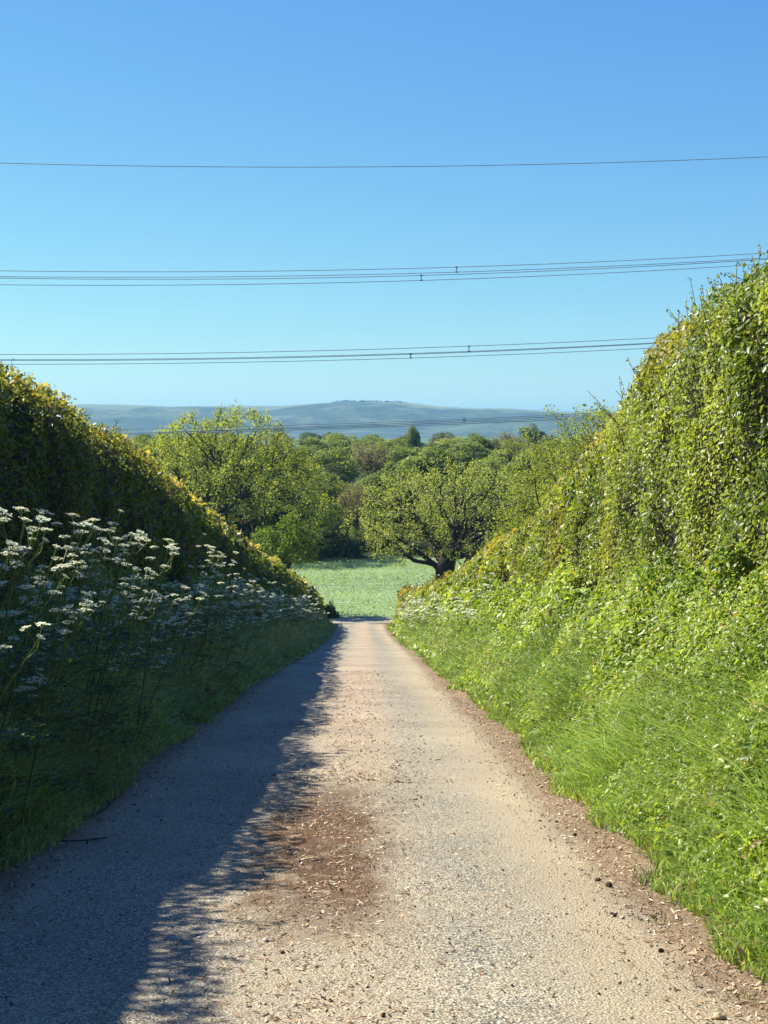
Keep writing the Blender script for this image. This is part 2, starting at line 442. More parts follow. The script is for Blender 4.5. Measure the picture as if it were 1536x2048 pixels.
HZ = -24 + (hz + 24) * sh + gul * 20 * np.clip(bump_w, 0, 1)
cc = np.zeros((HX.size, 3))
pxf = px.ravel(); ttf = tt.ravel()
cc[:, 0] = ((pxf > 805) & (pxf < 930) & (ttf > .90 + .05 * np.sin(pxf * .05))) * .9
cc[:, 1] = (ttf > .86 + .05 * np.sin(pxf * .021)) * .8
m_ = Mesh(); grid_mesh(m_, HX, HY, HZ, cc)
tag(m_.build('hills', hill_material(), smooth=True), kind='structure')
# scrub on the ridge: small clumps that break the skyline
m_ = Mesh(); cx_ = []
for (px0, px1, k, r) in ((668, 700, 16, 2), (700, 815, 60, 1), (690, 700, 10, 4)):
    q = rng.uniform(px0, px1, k); yq = rng.uniform(4380, 4520, k)
    x_ = (q - 768) / F * 4500
    zz = (860 - np.interp(q, prof_x, prof_y)) / F * 4500
    P = np.stack([x_, yq, zz - 4 + rng.uniform(0, r, k)], 1)
    P = np.repeat(P, 12, 0) + rng.normal(size=(k * 12, 3)) * [5, 5, 2]
    cx_.append(P)
P = np.concatenate(cx_)
scatter(m_, LEAF4, P, rng.normal(size=P.shape) + [0, -.5, .5], rng.uniform(4, 9, len(P)), np.array([.04, .06, .03]) * rng.uniform(.6, 1.4, (len(P), 1)))
tag(m_.build('ridge_scrub', M_TREE), 'dark scrub and far-off trees along the crest of the blue hills', 'scrub', kind='stuff')

# ---------------------------------------------------------------- hedges
def green_mix(P, seed, base, bright, rust, rustw):
    n1 = vnoise(P, .9, seed) + .5 * vnoise(P, 2.7, seed + 1); r = rng.uniform(0, 1, len(P))
    t_ = np.clip(.5 + .45 * n1 + (r - .5) * .9, 0, 1)[:, None]
    c = base * (1 - t_) + bright * t_
    w_ = np.clip(rustw + .35 * vnoise(P, 1.6, seed + 2) * (rustw > .02), 0, 1)[:, None] * (rng.uniform(0, 1, (len(P), 1)) < .8)
    c = c * (1 - w_) + rust * w_
    return c * rng.uniform(.75, 1.3, (len(P), 1))

def hedge(side, d0, d1, thick, leafsz, dens, label, palette, lean, seed, topw=None):
    """side -1 left / +1 right. Cross-section: face from foot to top edge, top, back."""
    fn, tn = ('FL', 'TL') if side < 0 else ('FR', 'TR')
    base, bright, rust = [np.array(c) for c in palette]
    root = empty('hedge', (float(tv(fn, 40)), 40, float(gz(tv(fn, 40), 40))), label, 'hedge')
    loc = np.array(root.location)
    def section(d, q, part):
        # returns point and outward normal for param q in 0..1 on part
        xf = tv(fn, d); zt = tv(tn, d); zb = gz(xf, d) - .15
        ln = lean * np.clip(1 - (d - 60) / 40, .3, 1)
        th = thick * np.clip(1 - (d - 60) / 70, .5, 1)
        xt = xf + side * ln
        if part == 'face':
            rr = .22                                       # rounded shoulder
            x = xf + side * (ln * q ** 1.2 + rr * np.clip((q - .85) / .15, 0, 1) ** 2); z = zb + (zt - zb) * q - 0 * q
            Nn = np.stack([np.full_like(q, -side), 0 * q, .15 + .5 * np.clip((q - .85) / .15, 0, 1)], 1)
        elif part == 'top':
            x = xt + side * (.15 + q * th); z = zt + .10 * np.sin(q * np.pi) - .25 * ss(.75, 1, q)
            Nn = np.stack([side * (q - .5), 0 * q, np.ones_like(q)], 1)
        else:
            x = xt + side * (.15 + th) + side * .1 * (1 - q); z = zb + (zt - .2 - zb) * q
            Nn = np.stack([np.full_like(q, side), 0 * q, 0 * q + .1], 1)
        return np.stack([x, d, z], 1), unit(Nn)
    def displace(P, Nn):
        a = (.20 if side > 0 else .12) * vnoise(P, .45, seed) + .13 * vnoise(P, 1.1, seed + 3) + .09 * vnoise(P, 3.2, seed + 4)
        if side > 0: a = a - .32 * ss(.55, .85, vnoise(P * [1, .8, 1.3], .75, seed + 8)) * (Nn[:, 0] < -.5)
        return P + Nn * a[:, None]
    # the recesses draw leaves and dark core inward alike
    fol = Mesh()
    LOD = [(d0, 11), (11, 16), (16, 22), (22, 32), (32, 48), (48, 70), (70, d1)]
    for a, b in LOD:
        if b <= d0: continue
        a = max(a, d0)
        dm = max((a + b) / 2, 9); sz = leafsz * max(1.0, dm / 15.0)
        for part, hgt, wt in (('face', 3.6 if a < 30 else 2.8, 1.0), ('top', thick + .2, 1.0), ('back', 3.0, .22)):
            if a < 5 and part != 'face': wt *= .7
            npt = int(dens * wt * (b - a) * hgt / (sz * sz))
            d = rng.uniform(a, b, npt); q = rng.uniform(0, 1, npt)
            P, Nn = section(d, q, part)
            P = displace(P, Nn)
            # gaps: fewer leaves and deeper where a cluster noise is low
            g = vnoise(P, 2.2, seed + 9) + .6 * vnoise(P, 5.0, seed + 10)
            depth = rng.exponential(.07, npt) + .16 * np.clip(-g - .35, 0, 1)
            P = P - Nn * depth[:, None] + Nn * rng.uniform(0, .1, (npt, 1))
            hole = (g < -.95) & (rng.uniform(0, 1, npt) < .6)
            P, Nn, q, d = P[~hole], Nn[~hole], q[~hole], d[~hole]
            h_rel = np.ones(len(q)) if part == 'top' else q
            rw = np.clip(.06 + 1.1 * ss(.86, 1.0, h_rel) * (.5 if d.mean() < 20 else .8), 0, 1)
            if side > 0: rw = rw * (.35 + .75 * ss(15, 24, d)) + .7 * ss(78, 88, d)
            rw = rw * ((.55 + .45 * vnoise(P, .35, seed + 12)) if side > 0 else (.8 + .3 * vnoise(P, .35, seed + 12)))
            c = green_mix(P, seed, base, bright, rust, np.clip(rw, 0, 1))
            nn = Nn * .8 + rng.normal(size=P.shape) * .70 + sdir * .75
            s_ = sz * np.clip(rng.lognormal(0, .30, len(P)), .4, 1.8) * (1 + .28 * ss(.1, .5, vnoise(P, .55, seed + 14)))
            if side < 0: c = c * (1 + .5 * ss(.9, 1, q)[:, None] if part == 'face' else 1.2)  # left hedge: sunlit rim put into the leaf colour, lighter towards the top
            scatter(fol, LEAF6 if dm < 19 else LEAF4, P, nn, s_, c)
    # end cap near the junction
    npt = 5000
    d = d1 + rng.uniform(-.3, .25, npt)
    q = rng.uniform(0, 1, npt); xe = rng.uniform(0, 1, npt)
    zt = tv(tn, d1); xf = tv(fn, d1); zb = gz(xf, d1)
    P = np.stack([xf + side * xe * (thick * .55 + .3), d, zb + (zt - zb) * q], 1)
    c = green_mix(P, seed, base, bright, rust, np.full(npt, .6))
    scatter(fol, LEAF4, P, rng.normal(size=P.shape) + [-.5, 0, .3], rng.uniform(.08, .2, npt), c)
    # shoots that stick out of the top and shoulder
    tw = Mesh()
    ns = 1000 if side > 0 else 640
    d = np.concatenate([rng.uniform(max(d0, 8), 30, int(ns * .7)), rng.uniform(30, d1, ns - int(ns * .7))]); q = rng.uniform(-.15, 1, ns)
    P, Nn = section(d, np.clip(q, 0, 1), 'top')
    P2, N2 = section(d, np.clip(.9 + q, 0, 1), 'face')
    P = np.where((q < 0)[:, None], P2, P); P = displace(P, np.tile([0, 0, 1.], (ns, 1)))
    LP, LN, LS = [], [], []
    for k in range(ns):
        L = (rng.uniform(.15, .42) if rng.random() < .85 else rng.uniform(.4, .7)) * (1 if side > 0 else .6)
        dr = unit(np.array([rng.normal() * .35 - side * .12, rng.normal() * .35, 1.0]))
        t_ = np.linspace(0, 1, 5)[:, None]
        pts = P[k] - [0, 0, .1] + dr * t_ * L + np.array([rng.normal() * .08, rng.normal() * .08, 0]) * t_ ** 2
        tube(tw, pts, np.linspace(.006, .003, 5) * max(1, d[k] / 18), 3, (.13, .09, .05))
        nl = int(L / .022 / max(1, d[k] / 22))
        tl = rng.uniform(.15, 1, nl)[:, None]
        lp = pts[0] + (pts[-1] - pts[0]) * tl + rng.normal(size=(nl, 3)) * .018 * max(1, d[k] / 20)
        LP.append(lp); LN.append(rng.normal(size=(nl, 3)) + [0, 0, .4]); LS.append(np.full(nl, leafsz * .95 * max(1, d[k] / 22)))
    LP = np.concatenate(LP); LN = np.concatenate(LN); LS = np.concatenate(LS) * rng.uniform(.6, 1.2, len(LP))
    c = green_mix(LP, seed, base, bright, rust, np.full(len(LP), .35))
    scatter(fol, LEAF4, LP, LN, LS, c)
    # inner mass of old twigs and branches
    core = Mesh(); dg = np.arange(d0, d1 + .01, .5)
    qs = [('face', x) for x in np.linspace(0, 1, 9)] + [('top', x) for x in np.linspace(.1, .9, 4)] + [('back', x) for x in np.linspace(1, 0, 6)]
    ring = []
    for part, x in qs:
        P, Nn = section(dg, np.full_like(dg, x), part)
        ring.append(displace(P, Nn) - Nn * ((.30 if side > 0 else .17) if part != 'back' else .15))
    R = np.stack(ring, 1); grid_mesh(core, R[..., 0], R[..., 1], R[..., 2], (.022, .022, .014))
    P, Nn = section(rng.uniform(d0, 30, 2600), rng.uniform(0, 1, 2600), 'face')
    P = displace(P, Nn) - Nn * rng.uniform(.05, .26, (2600, 1))
    for k in range(2600):
        dr = unit(rng.normal(size=3) * [.4, 1.0, .8]); L = rng.uniform(.1, .3)
        tube(tw, np.stack([P[k] - dr * L, P[k] + Nn[k] * .03, P[k] + dr * L]), .004, 3, (.12, .09, .06))
    fol.build('foliage', M_HEDGE, root, loc=loc)
    core.build('branch_core', M_BARK, root, smooth=True, loc=loc)
    tw.build('shoots', M_BARK, root, loc=loc)
    return root

hedge(+1, 1.5, 92.5, 1.3, .042, 2.75,
      'tall sunlit hedge of bright glossy leaves along the right side of the lane',
      ((.07, .12, .022), (.37, .43, .10), (.44, .31, .08)), .38, 3)
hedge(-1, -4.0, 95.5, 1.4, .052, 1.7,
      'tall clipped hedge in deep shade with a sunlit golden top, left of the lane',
      ((.06, .10, .03), (.17, .22, .06), (.37, .285, .085)), .22, 21)  # third colour: golden leaves standing in for sun on the top

# ---------------------------------------------------------------- verges: grass and low leafy growth
def blades(M, x, d, h, w, lean, col, z=None):
    n = len(x); z = gz(x, d) - .02 if z is None else z
    ang = rng.uniform(0, 2 * np.pi, n)
    sx, sy = np.cos(ang), np.sin(ang)
    lev = np.array([0, .4, .75, 1.0]); wid = np.array([1, .85, .5, .06])
    V = np.zeros((n, 4, 2, 3))
    droop = rng.uniform(.0, .35, n)
    for k, (t_, ww) in enumerate(zip(lev, wid)):
        cx = x + lean[:, 0] * h * t_ ** 1.8; cy = d + lean[:, 1] * h * t_ ** 1.8
        cz = z + h * (t_ - droop * t_ ** 3 - .25 * np.minimum(np.hypot(lean[:, 0], lean[:, 1]), 1.4) * t_ ** 2)
        for j, s_ in enumerate((-.5, .5)):
            V[:, k, j, 0] = cx + sx * w * ww * s_; V[:, k, j, 1] = cy + sy * w * ww * s_; V[:, k, j, 2] = cz
    off = (np.arange(n) * 8)[:, None, None]
    f = np.array([[0, 1, 3, 2], [2, 3, 5, 4], [4, 5, 7, 6]])
    M.add(V.reshape(-1, 3), (f[None] + off).reshape(-1, 4), np.repeat(col, 8, 0))

def verge_grass(side, name, label, c_lo, c_hi, n_near, hmul=1.0, lean_dir=(0, 0)):
    M = Mesh(); c_lo, c_hi = np.array(c_lo), np.array(c_hi)
    for a, b, n, ws, hs_ in ((3.5, 7, n_near, 1.0, 1.0), (7, 12, n_near * 1.3, 1.15, 1), (12, 20, n_near * 1.2, 1.6, 1), (20, 36, n_near, 2.6, 1.05), (36, 60, n_near * .7, 4.2, 1.0), (60, 95, n_near * .45, 6.5, .8)):
        n = int(n); d = rng.uniform(a, b, n)
        q = rng.beta(1.15, 1.3, n)
        wv = (1.55 if side > 0 else 1.75) * np.clip(1 - (d - 60) / 60, .45, 1)
        edge = tv('XR' if side > 0 else 'XL', d) + side * .14 * vnoise(np.stack([d, 0 * d, 0 * d], 1), 1.3, 31 + side)
        s = -.04 + q * wv
        x = edge + side * s
        P = np.stack([x, d, 0 * d], 1)
        clump = vnoise(P, 2.4, 41) + .5 * vnoise(P, 6, 42)
        h = (.08 + (.40 if side > 0 else .38) * ss(0, .7, s)) * (1 + .5 * clump) * rng.uniform(.55, 1.35, n) * hmul * hs_
        x = x + rng.normal(size=n) * .02
        lean = np.stack([-side * rng.normal(.22, .55, n) + .15 * vnoise(P, 1.1, 44), rng.normal(size=n) * .55 + .15 * vnoise(P, .9, 43)], 1) + np.array(lean_dir)
        t_ = np.clip(.5 + .5 * vnoise(P, .8, 45) + rng.normal(size=n) * .35, 0, 1)[:, None]
        c = (c_lo * (1 - t_) + c_hi * t_) * rng.uniform(.6, 1.4, (n, 1))
        dry = rng.uniform(0, 1, n) < .05 + .12 * (s < .12)
        c[dry] = np.array([.34, .28, .13]) * rng.uniform(.7, 1.2, (dry.sum(), 1))
        blades(M, x, d, h, rng.uniform(.006, .015, n) * ws, lean, c)
    # flowering stems with pale seed heads, and dead straw
    n = 900; d = 4 + 40 * rng.random(n) ** 1.5; s = rng.uniform(.25, 1.5, n)
    x = tv('XR' if side > 0 else 'XL', d) + side * s
    h = rng.uniform(.38, .8, n); lean = np.stack([-side * rng.uniform(-.1, .6, n), rng.normal(size=n) * .3], 1)
    c = np.array([.34, .36, .17]) * rng.uniform(.7, 1.2, (n, 1)); w_ = .0028 * np.maximum(1, d / 9)
    blades(M, x, d, h, w_ * 1.4, lean, c)
    tipx = x + lean[:, 0] * h * .9; tipy = d + lean[:, 1] * h * .9
    dz = h * (1 - .17 - .25 * np.minimum(np.hypot(lean[:, 0], lean[:, 1]), 1.4))
    P = np.stack([tipx, tipy, gz(x, d) + dz], 1); P = np.repeat(P, 7, 0) + rng.normal(size=(n * 7, 3)) * [.012, .012, .035]
    scatter(M, LEAF4, P, rng.normal(size=P.shape), .018 * np.repeat(np.maximum(1, d / 9), 7), np.repeat(c, 7, 0) * 1.15, T=rng.normal(size=P.shape) * .3 + [0, 0, 1])
    return tag(M.build(name, M_GRASS), label, 'grass', kind='stuff')

verge_grass(+1, 'grass', 'long bright green grass arching over the right edge of the lane', (.12, .21, .03), (.34, .47, .11), 13000)
verge_grass(-1, 'grass', 'long dark green grass in shade along the left edge of the lane', (.18, .26, .08), (.40, .50, .18), 13000)

def undergrowth(side, name, label, c_lo, c_hi, nn_):
    M = Mesh(); c_lo, c_hi = np.array(c_lo), np.array(c_hi)
    LODs = ((3, 8, 1.0), (8, 13, 1.0), (13, 20, 1.0), (20, 32, 1), (32, 55, 1), (55, 92, .8))
    for a, b, wt in LODs:
        dm = (a + b) / 2; sz = .034 * max(1, dm / 12)
        n = int(nn_ * wt * (b - a) / (sz / .034) ** 2)
        d = rng.uniform(a, b, n)
        fx = tv('FR' if side > 0 else 'FL', d)
        e = tv('XR' if side > 0 else 'XL', d)
        q = rng.beta(1.8, 1.2, n) * 1.02 + .10
        x = e + (fx - e) * q
        P = np.stack([x, d, 0 * d], 1)
        cl = .5 + .5 * vnoise(P, 1.8, 51) + .3 * vnoise(P, 4.5, 52)
        H = (.13 + .84 * ss(.08, 1.0, q)) * (.55 + .7 * cl) * np.clip(1 - (d - 60) / 80, .6, 1)
        z = gz(x, d) + H * (1 - rng.exponential(.16, n).clip(0, 1))
        P = np.stack([x - side * .1 * rng.random(n), d, z], 1)
        t_ = np.clip(.45 + .5 * vnoise(P, 1.4, 55) + rng.normal(size=n) * .25, 0, 1)[:, None]
        c = (c_lo * (1 - t_) + c_hi * t_) * rng.uniform(.7, 1.3, (n, 1))
        if side < 0: br = (vnoise(P, .9, 77) > .42) & (rng.random(n) < .7); c[br] = np.array([.20, .13, .08]) * rng.uniform(.6, 1.3, (br.sum(), 1))
        od = rng.uniform(0, 1, n) < .03; c[od] = np.array([.28, .20, .05])
        N3 = rng.normal(size=(n, 3)) * .6 + [-side * .4, -.1, .4] + sdir * .7
        scatter(M, LEAF6 if dm < 17 else LEAF4, P, N3, sz * np.clip(rng.lognormal(0, .35, n), .4, 1.7) * (1 + .45 * ss(.2, .6, vnoise(P, .9, 58))), c)
    return tag(M.build(name, M_HEDGE), label, 'undergrowth', kind='stuff')
undergrowth(+1, 'undergrowth', 'leafy green weeds and brambles at the foot of the sunlit right hedge', (.10, .17, .025), (.38, .46, .10), 6200)
undergrowth(-1, 'undergrowth', 'shaded ferny weeds and nettles at the foot of the left hedge', (.14, .21, .08), (.32, .42, .17), 5600)

# ---------------------------------------------------------------- cow parsley
UMB = []
def umbel(M, c, up, R):
    "flower head: spokes and tight discs of tiny white flowers"
    nsp = 8; up = unit(up)
    a = unit(np.cross(up, [0.3, 1, .1])); b = np.cross(up, a)
    for k in range(nsp):
        th = k * 2.4; rr = R * math.sqrt((k + .5) / nsp)
        tip = c + up * R * .8 + (a * math.cos(th) + b * math.sin(th)) * rr - up * rr * rr / R * .35
        tube(M, np.stack([c, (c + tip) / 2 - up * R * .05, tip]), .0011, 3, (.22, .30, .10))
        m = 13
        o = rng.normal(size=(m, 3)) * R * .15; o -= up * (o @ up)[:, None] * .7
        scatter(M, LEAF4, tip + o, up + rng.normal(size=(m, 3)) * .35, R * .34 * rng.uniform(.7, 1.2, m), np.array([.90, .92, .70]) * rng.uniform(.85, 1.05, (m, 1)))

def parsley_plant(label, group, tall, lean, nb, hr=1.0):
    root = empty('cow_parsley', (0, 0, 0), label, 'wildflower', group)
    st = Mesh(); sc_ = (.12, .19, .05)
    top = np.array([lean * .8, rng.normal() * .1, tall])
    tt_ = np.linspace(0, 1, 7)[:, None]
    main = top * tt_ + np.array([lean * .25, 0, 0]) * (tt_ ** 2 - tt_)
    tube(st, main, np.linspace(.0055, .003, 7), 5, sc_)
    heads = [(main[-1], unit(main[-1] - main[-2]))]
    for k in range(nb):
        t0 = rng.uniform(.5, .8) if hr == 1 else rng.uniform(.78, .93); p0 = np.array([np.interp(t0, tt_[:, 0], main[:, q]) for q in range(3)])
        ang = k * 2.4 + rng.uniform(0, 1); out = np.array([math.cos(ang), math.sin(ang), 0])
        L = rng.uniform(.12, .22) * (1 if hr == 1 else .55)
        p2 = p0 + out * L * .6 + np.array([0, 0, L]); p1 = p0 + out * L * .45 + np.array([0, 0, L * .35])
        tube(st, np.stack([p0, p1, p2]), np.array([.003, .0026, .002]), 4, sc_)
        heads.append((p2, unit(p2 - p1 + [0, 0, .4])))
        for j in range(1):
            q2 = p1 + np.array([rng.normal() * .09, rng.normal() * .09, rng.uniform(.08, .2)])
            tube(st, np.stack([p1, (p1 + q2) / 2 + out * .01, q2]), .0018, 3, sc_)
            heads.append((q2, np.array([rng.normal() * .3, rng.normal() * .3, 1])))
    st.build('stem', M_STEM, root)
    lf = Mesh()
    for k in range(7):
        p0 = top * rng.uniform(.1, .7); ang = rng.uniform(0, 6.28); L = rng.uniform(.15, .3)
        out = np.array([math.cos(ang), math.sin(ang), .35])
        m = 46; u_ = rng.uniform(.15, 1, m)[:, None]; sd = rng.normal(size=(m, 1)) * (1 - u_ * .8) * .32
        perp = np.array([-math.sin(ang), math.cos(ang), 0])
        P = p0 + out * L * u_ + perp * sd * L - np.array([0, 0, 1]) * u_ ** 2 * L * .3
        scatter(lf, LEAF4, P, rng.normal(size=(m, 3)) * .3 + [0, 0, 1], rng.uniform(.014, .03, m), np.array([.075, .13, .035]) * rng.uniform(.7, 1.3, (m, 1)))
        tube(lf, np.stack([p0, p0 + out * L]), .0015, 3, sc_)
    lf.build('leaves', M_HEDGE, root)
    for (p, u_) in heads:
        fm = Mesh(); umbel(fm, np.zeros(3), np.array(u_), rng.uniform(.024, .056) * hr)
        o = fm.build('flower_head', M_FLOWER, root); o.location = p
    return root

LAB_L = 'white-flowered cow parsley growing with other cow parsley on the shaded left bank'
LAB_R = 'cow parsley with cream-white flowers in the sunlit patch at the foot of the right hedge'
GL, GR = 'cow parsley on the left bank', 'cow parsley along the right verge'
protoL = [parsley_plant(LAB_L, GL, h, ln, nb) for h, ln, nb in ((1.0, .45, 4), (.85, .2, 5), (1.1, .5, 4), (.75, .35, 5), (.95, -.1, 5))]
def lpos():
    while True:
        d = 6.0 + 62 * rng.random() ** 1.7
        q = rng.uniform(.28, 1.0)
        if rng.random() < .35 + .65 * ss(.4, .75, q): break
    e = tv('XL', d); f = tv('FL', d)
    return e + (f - e) * q, d
used = set()
for k in range(290):
    x, d = lpos()
    i = k % 5; loc = (float(x), float(d), float(gz(x, d)))
    sc = rng.uniform(.7, 1.1) * (1 + .25 * ss(15, 40, d))
    if i not in used:
        used.add(i); r_ = protoL[i]; r_.location = loc; r_.rotation_euler = (0, 0, rng.uniform(-.8, .8))
    else: copy_thing(protoL[i], loc, rng.uniform(-.8, .8), sc)
# taller plants whose heads reach out of the hedge's shadow into the sun
LAB_S = 'tall cow parsley leaning from the left bank with bright sunlit cream flower heads'
GS = 'sunlit cow parsley on the left bank'
protoS = [parsley_plant(LAB_S, GS, 1.0, ln, nb, .66) for ln, nb in ((.55, 3), (.2, 3), (.7, 2), (.35, 4))]
tperp = math.tan(SUN_EL) / abs(math.sin(SUN_AZ)); kk_ = 1 / math.tan(-SUN_AZ)
heads_px = [(12, 1030), (40, 1048), (88, 1082), (110, 1100), (35, 1095), (140, 1055), (180, 1060), (190, 1105), (205, 1090), (232, 1085), (185, 1120),
            (262, 1075), (290, 1068), (330, 1100), (345, 1108), (275, 1140), (300, 1150), (88, 1158), (145, 1152), (165, 1195), (178, 1210), (48, 1245), (97, 1270),
            (290, 1188), (318, 1195), (310, 1220), (350, 1205), (425, 1105), (465, 1125), (440, 1110), (480, 1155), (500, 1165), (520, 1180), (535, 1200), (480, 1180), (510, 1195),
            (400, 1195), (10, 1500), (385, 1300), (15, 1535), (545, 1190), (530, 1230), (120, 1160), (330, 1290)]
for k, (hx_, hy_) in enumerate(heads_px):
    hit = None
    for d in np.arange(5, 60, .05):
        p = ray(hx_, hy_, d)
        e_ = float(tv('XL', d)); xt_ = float(tv('FL', d)) - .2
        dd_ = d + (p[0] - xt_) * kk_
        if p[2] < float(tv('TL', dd_)) - (p[0] - xt_) * tperp + .04 or p[2] < float(gz(p[0], d)) + .5: hit = p; break
    if hit is None: continue
    i = k % 4; ln_ = (.55, .2, .7, .35)[i] * .8
    bx = hit[0]; gzv = float(gz(bx, hit[1])); H_ = hit[2] - gzv
    for _ in range(4):
        bx = hit[0] - ln_ * H_; gzv = float(gz(bx, hit[1])); H_ = hit[2] - gzv
    if bx > tv('XL', hit[1]) - .15: continue
    loc = (float(bx), float(hit[1]), gzv); s_ = float(np.clip(H_, .6, 2.2))
    if k < 4: r_ = protoS[i]; r_.location = loc; r_.scale = (s_,) * 3
    else: copy_thing(protoS[i], loc, rng.uniform(-.35, .35), s_)
# right side, a dense drift farther down and a few near ones
RP = [parsley_plant(LAB_R, GR, h, ln, nb) for h, ln, nb in ((.85, -.25, 4), (1.0, -.1, 4), (.7, -.35, 5))]
for k in range(44):
    d = rng.uniform(30, 74)
    q = rng.uniform(.35, .95)
    e = tv('XR', d); f = tv('FR', d); x = e + (f - e) * q
    loc = (float(x), float(d), float(gz(x, d)) + .1)
    if k < 3: r_ = RP[k]; r_.location = loc; r_.scale = (1.5,) * 3
    else: copy_thing(RP[k % 3], loc, rng.uniform(-.8, .8), rng.uniform(1.0, 1.4))

# ---------------------------------------------------------------- trees
def colonize(att, start_pts, step, infl, kill, iters, r, up=.12):
    nodes = [np.array(p, float) for p in start_pts]; parent = [-1] + list(range(len(start_pts) - 1))
    A = att.copy(); nd = np.full(len(A), 1e9); ni = np.zeros(len(A), int)
    new = list(range(len(nodes)))
    for it in range(iters):
        NP_ = np.array([nodes[i] for i in new])
        D = np.linalg.norm(A[:, None] - NP_[None], axis=2); j = D.argmin(1); dm = D[np.arange(len(A)), j]
        b = dm < nd; nd[b] = dm[b]; ni[b] = np.array(new)[j[b]]
        keep = nd > kill; A, nd, ni = A[keep], nd[keep], ni[keep]
        if len(A) == 0: break
        act = nd < infl
        if not act.any(): act = nd < nd.min() + step
        new = []
        NA = np.array(nodes)
        for i in np.unique(ni[act]):
            dv = unit(A[act & (ni == i)] - NA[i]).sum(0)
            dv = unit(unit(dv) + r.normal(size=3) * .18 + [0, 0, up])
            p = NA[i] + dv * step
            if len(nodes) > 4 and np.linalg.norm(NA - p, axis=1).min() < step * .4: continue
            nodes.append(p); parent.append(int(i)); new.append(len(nodes) - 1)
        if not new: break
    return np.array(nodes), np.array(parent)

def make_tree(name, label, cat, height, rad, trunk_r, trunk_h, natt, leaf_n, leaf_sz, leafcol, seed, step=.45, group=None,
              env=None, stems=None, bark=(.05, .042, .032), leaf_nodes=3, spread=.45, min_r=.012, flat=.0, zmin=None, hollow=False):
    r = np.random.default_rng(seed)
    root = empty(name, (0, 0, 0), label, cat, group)
    # crown envelope: ellipsoid with lobes
    P = r.normal(size=(natt * 6, 3)); P = unit(P) * (r.random((natt * 6, 1)) ** .42)
    lob = 1 + .20 * vnoise(unit(P) * 2.0, 1.3, seed)
    P = P * lob[:, None]
    cz = (height + trunk_h * .75) / 2; hz_ = (height - trunk_h * .75) / 2
    A = P * [rad, rad, hz_] + [0, 0, cz]
    if env is not None: A = A * [1, 1, env[2]] + [env[0], env[1], env[3]]
    if flat: A[:, 2] += -flat * (np.hypot(A[:, 0], A[:, 1]) / rad) ** 2
    A = A[(A[:, 2] > (zmin if zmin else trunk_h * .6))]
    if hollow: A = A[~((np.hypot(A[:, 0], A[:, 1]) < .5 * rad) & (A[:, 2] < .50 * height))]
    g = vnoise(A, 1.1 / rad * 3, seed + 2)
    A = A[g > -.45][:natt]
    starts = stems if stems is not None else [[0, 0, 0], [0, 0, trunk_h * .5], [r.normal() * .1, r.normal() * .1, trunk_h]]
    seq = []
    for a_, b_ in zip(starts[:-1], starts[1:]):
        k = max(1, int(np.linalg.norm(np.array(b_) - a_) / step))
        for q in range(k): seq.append(np.array(a_) + (np.array(b_) - np.array(a_)) * q / k)
    seq.append(np.array(starts[-1], float))
    nodes, par = colonize(A, seq, step, rad * 1.2, step * 1.5, 90, r)
    n = len(nodes); cnt = np.zeros(n); ch = [[] for _ in range(n)]
    for i in range(1, n): ch[par[i]].append(i)
    for i in range(n - 1, -1, -1):
        cnt[i] = max(1, cnt[i])
        if par[i] >= 0: cnt[par[i]] += cnt[i]
    pw = math.log(trunk_r / min_r) / math.log(max(cnt[0], 2)); R = min_r * cnt ** pw
    # wood: chains that always follow the thickest child
    bm = Mesh()
    stack = [(0, -1)]
    while stack:
        i, p = stack.pop(); chain = [i] if p < 0 else [p, i]
        while ch[chain[-1]]:
            c_ = sorted(ch[chain[-1]], key=lambda q: -cnt[q]); 
            for o_ in c_[1:]: stack.append((o_, chain[-1]))
            chain.append(c_[0])
        rr = R[chain].copy()
        if p >= 0: rr[0] = min(rr[0], rr[1] * 1.25)
        else: rr[0] *= 1.35; 
        if len(chain) > 1: tube(bm, nodes[chain], rr, 7 if rr.max() > .08 else 4, bark)
    bm.build('trunk', M_BARK, root, smooth=True)
    # leaves
    tips = np.where(cnt <= leaf_nodes)[0]
    per = max(1, leaf_n // len(tips))
    w_ = r.uniform(.2, 1.8, len(tips)); cntl = np.maximum(1, (per * w_)).astype(int)
    P = np.repeat(nodes[tips], cntl, 0); P = P + r.normal(size=P.shape) * spread * .55
    nn = len(P); cen_ = np.array([0, 0, height * .5])
    lo, hi = np.array(leafcol[0]), np.array(leafcol[1])
    t_ = np.clip(.5 + .5 * vnoise(P, .5, seed + 4) + r.normal(size=nn) * .25, 0, 1)[:, None]
    c = (lo * (1 - t_) + hi * t_) * r.uniform(.75, 1.3, (nn, 1))
    fm = Mesh()
    scatter(fm, LEAF4, P, unit(P - cen_) * .5 + r.normal(size=P.shape) * .7 + sdir * .6, leaf_sz * r.lognormal(0, .25, nn), c, r=r)
    fm.build('crown', M_TREE, root)
    return root

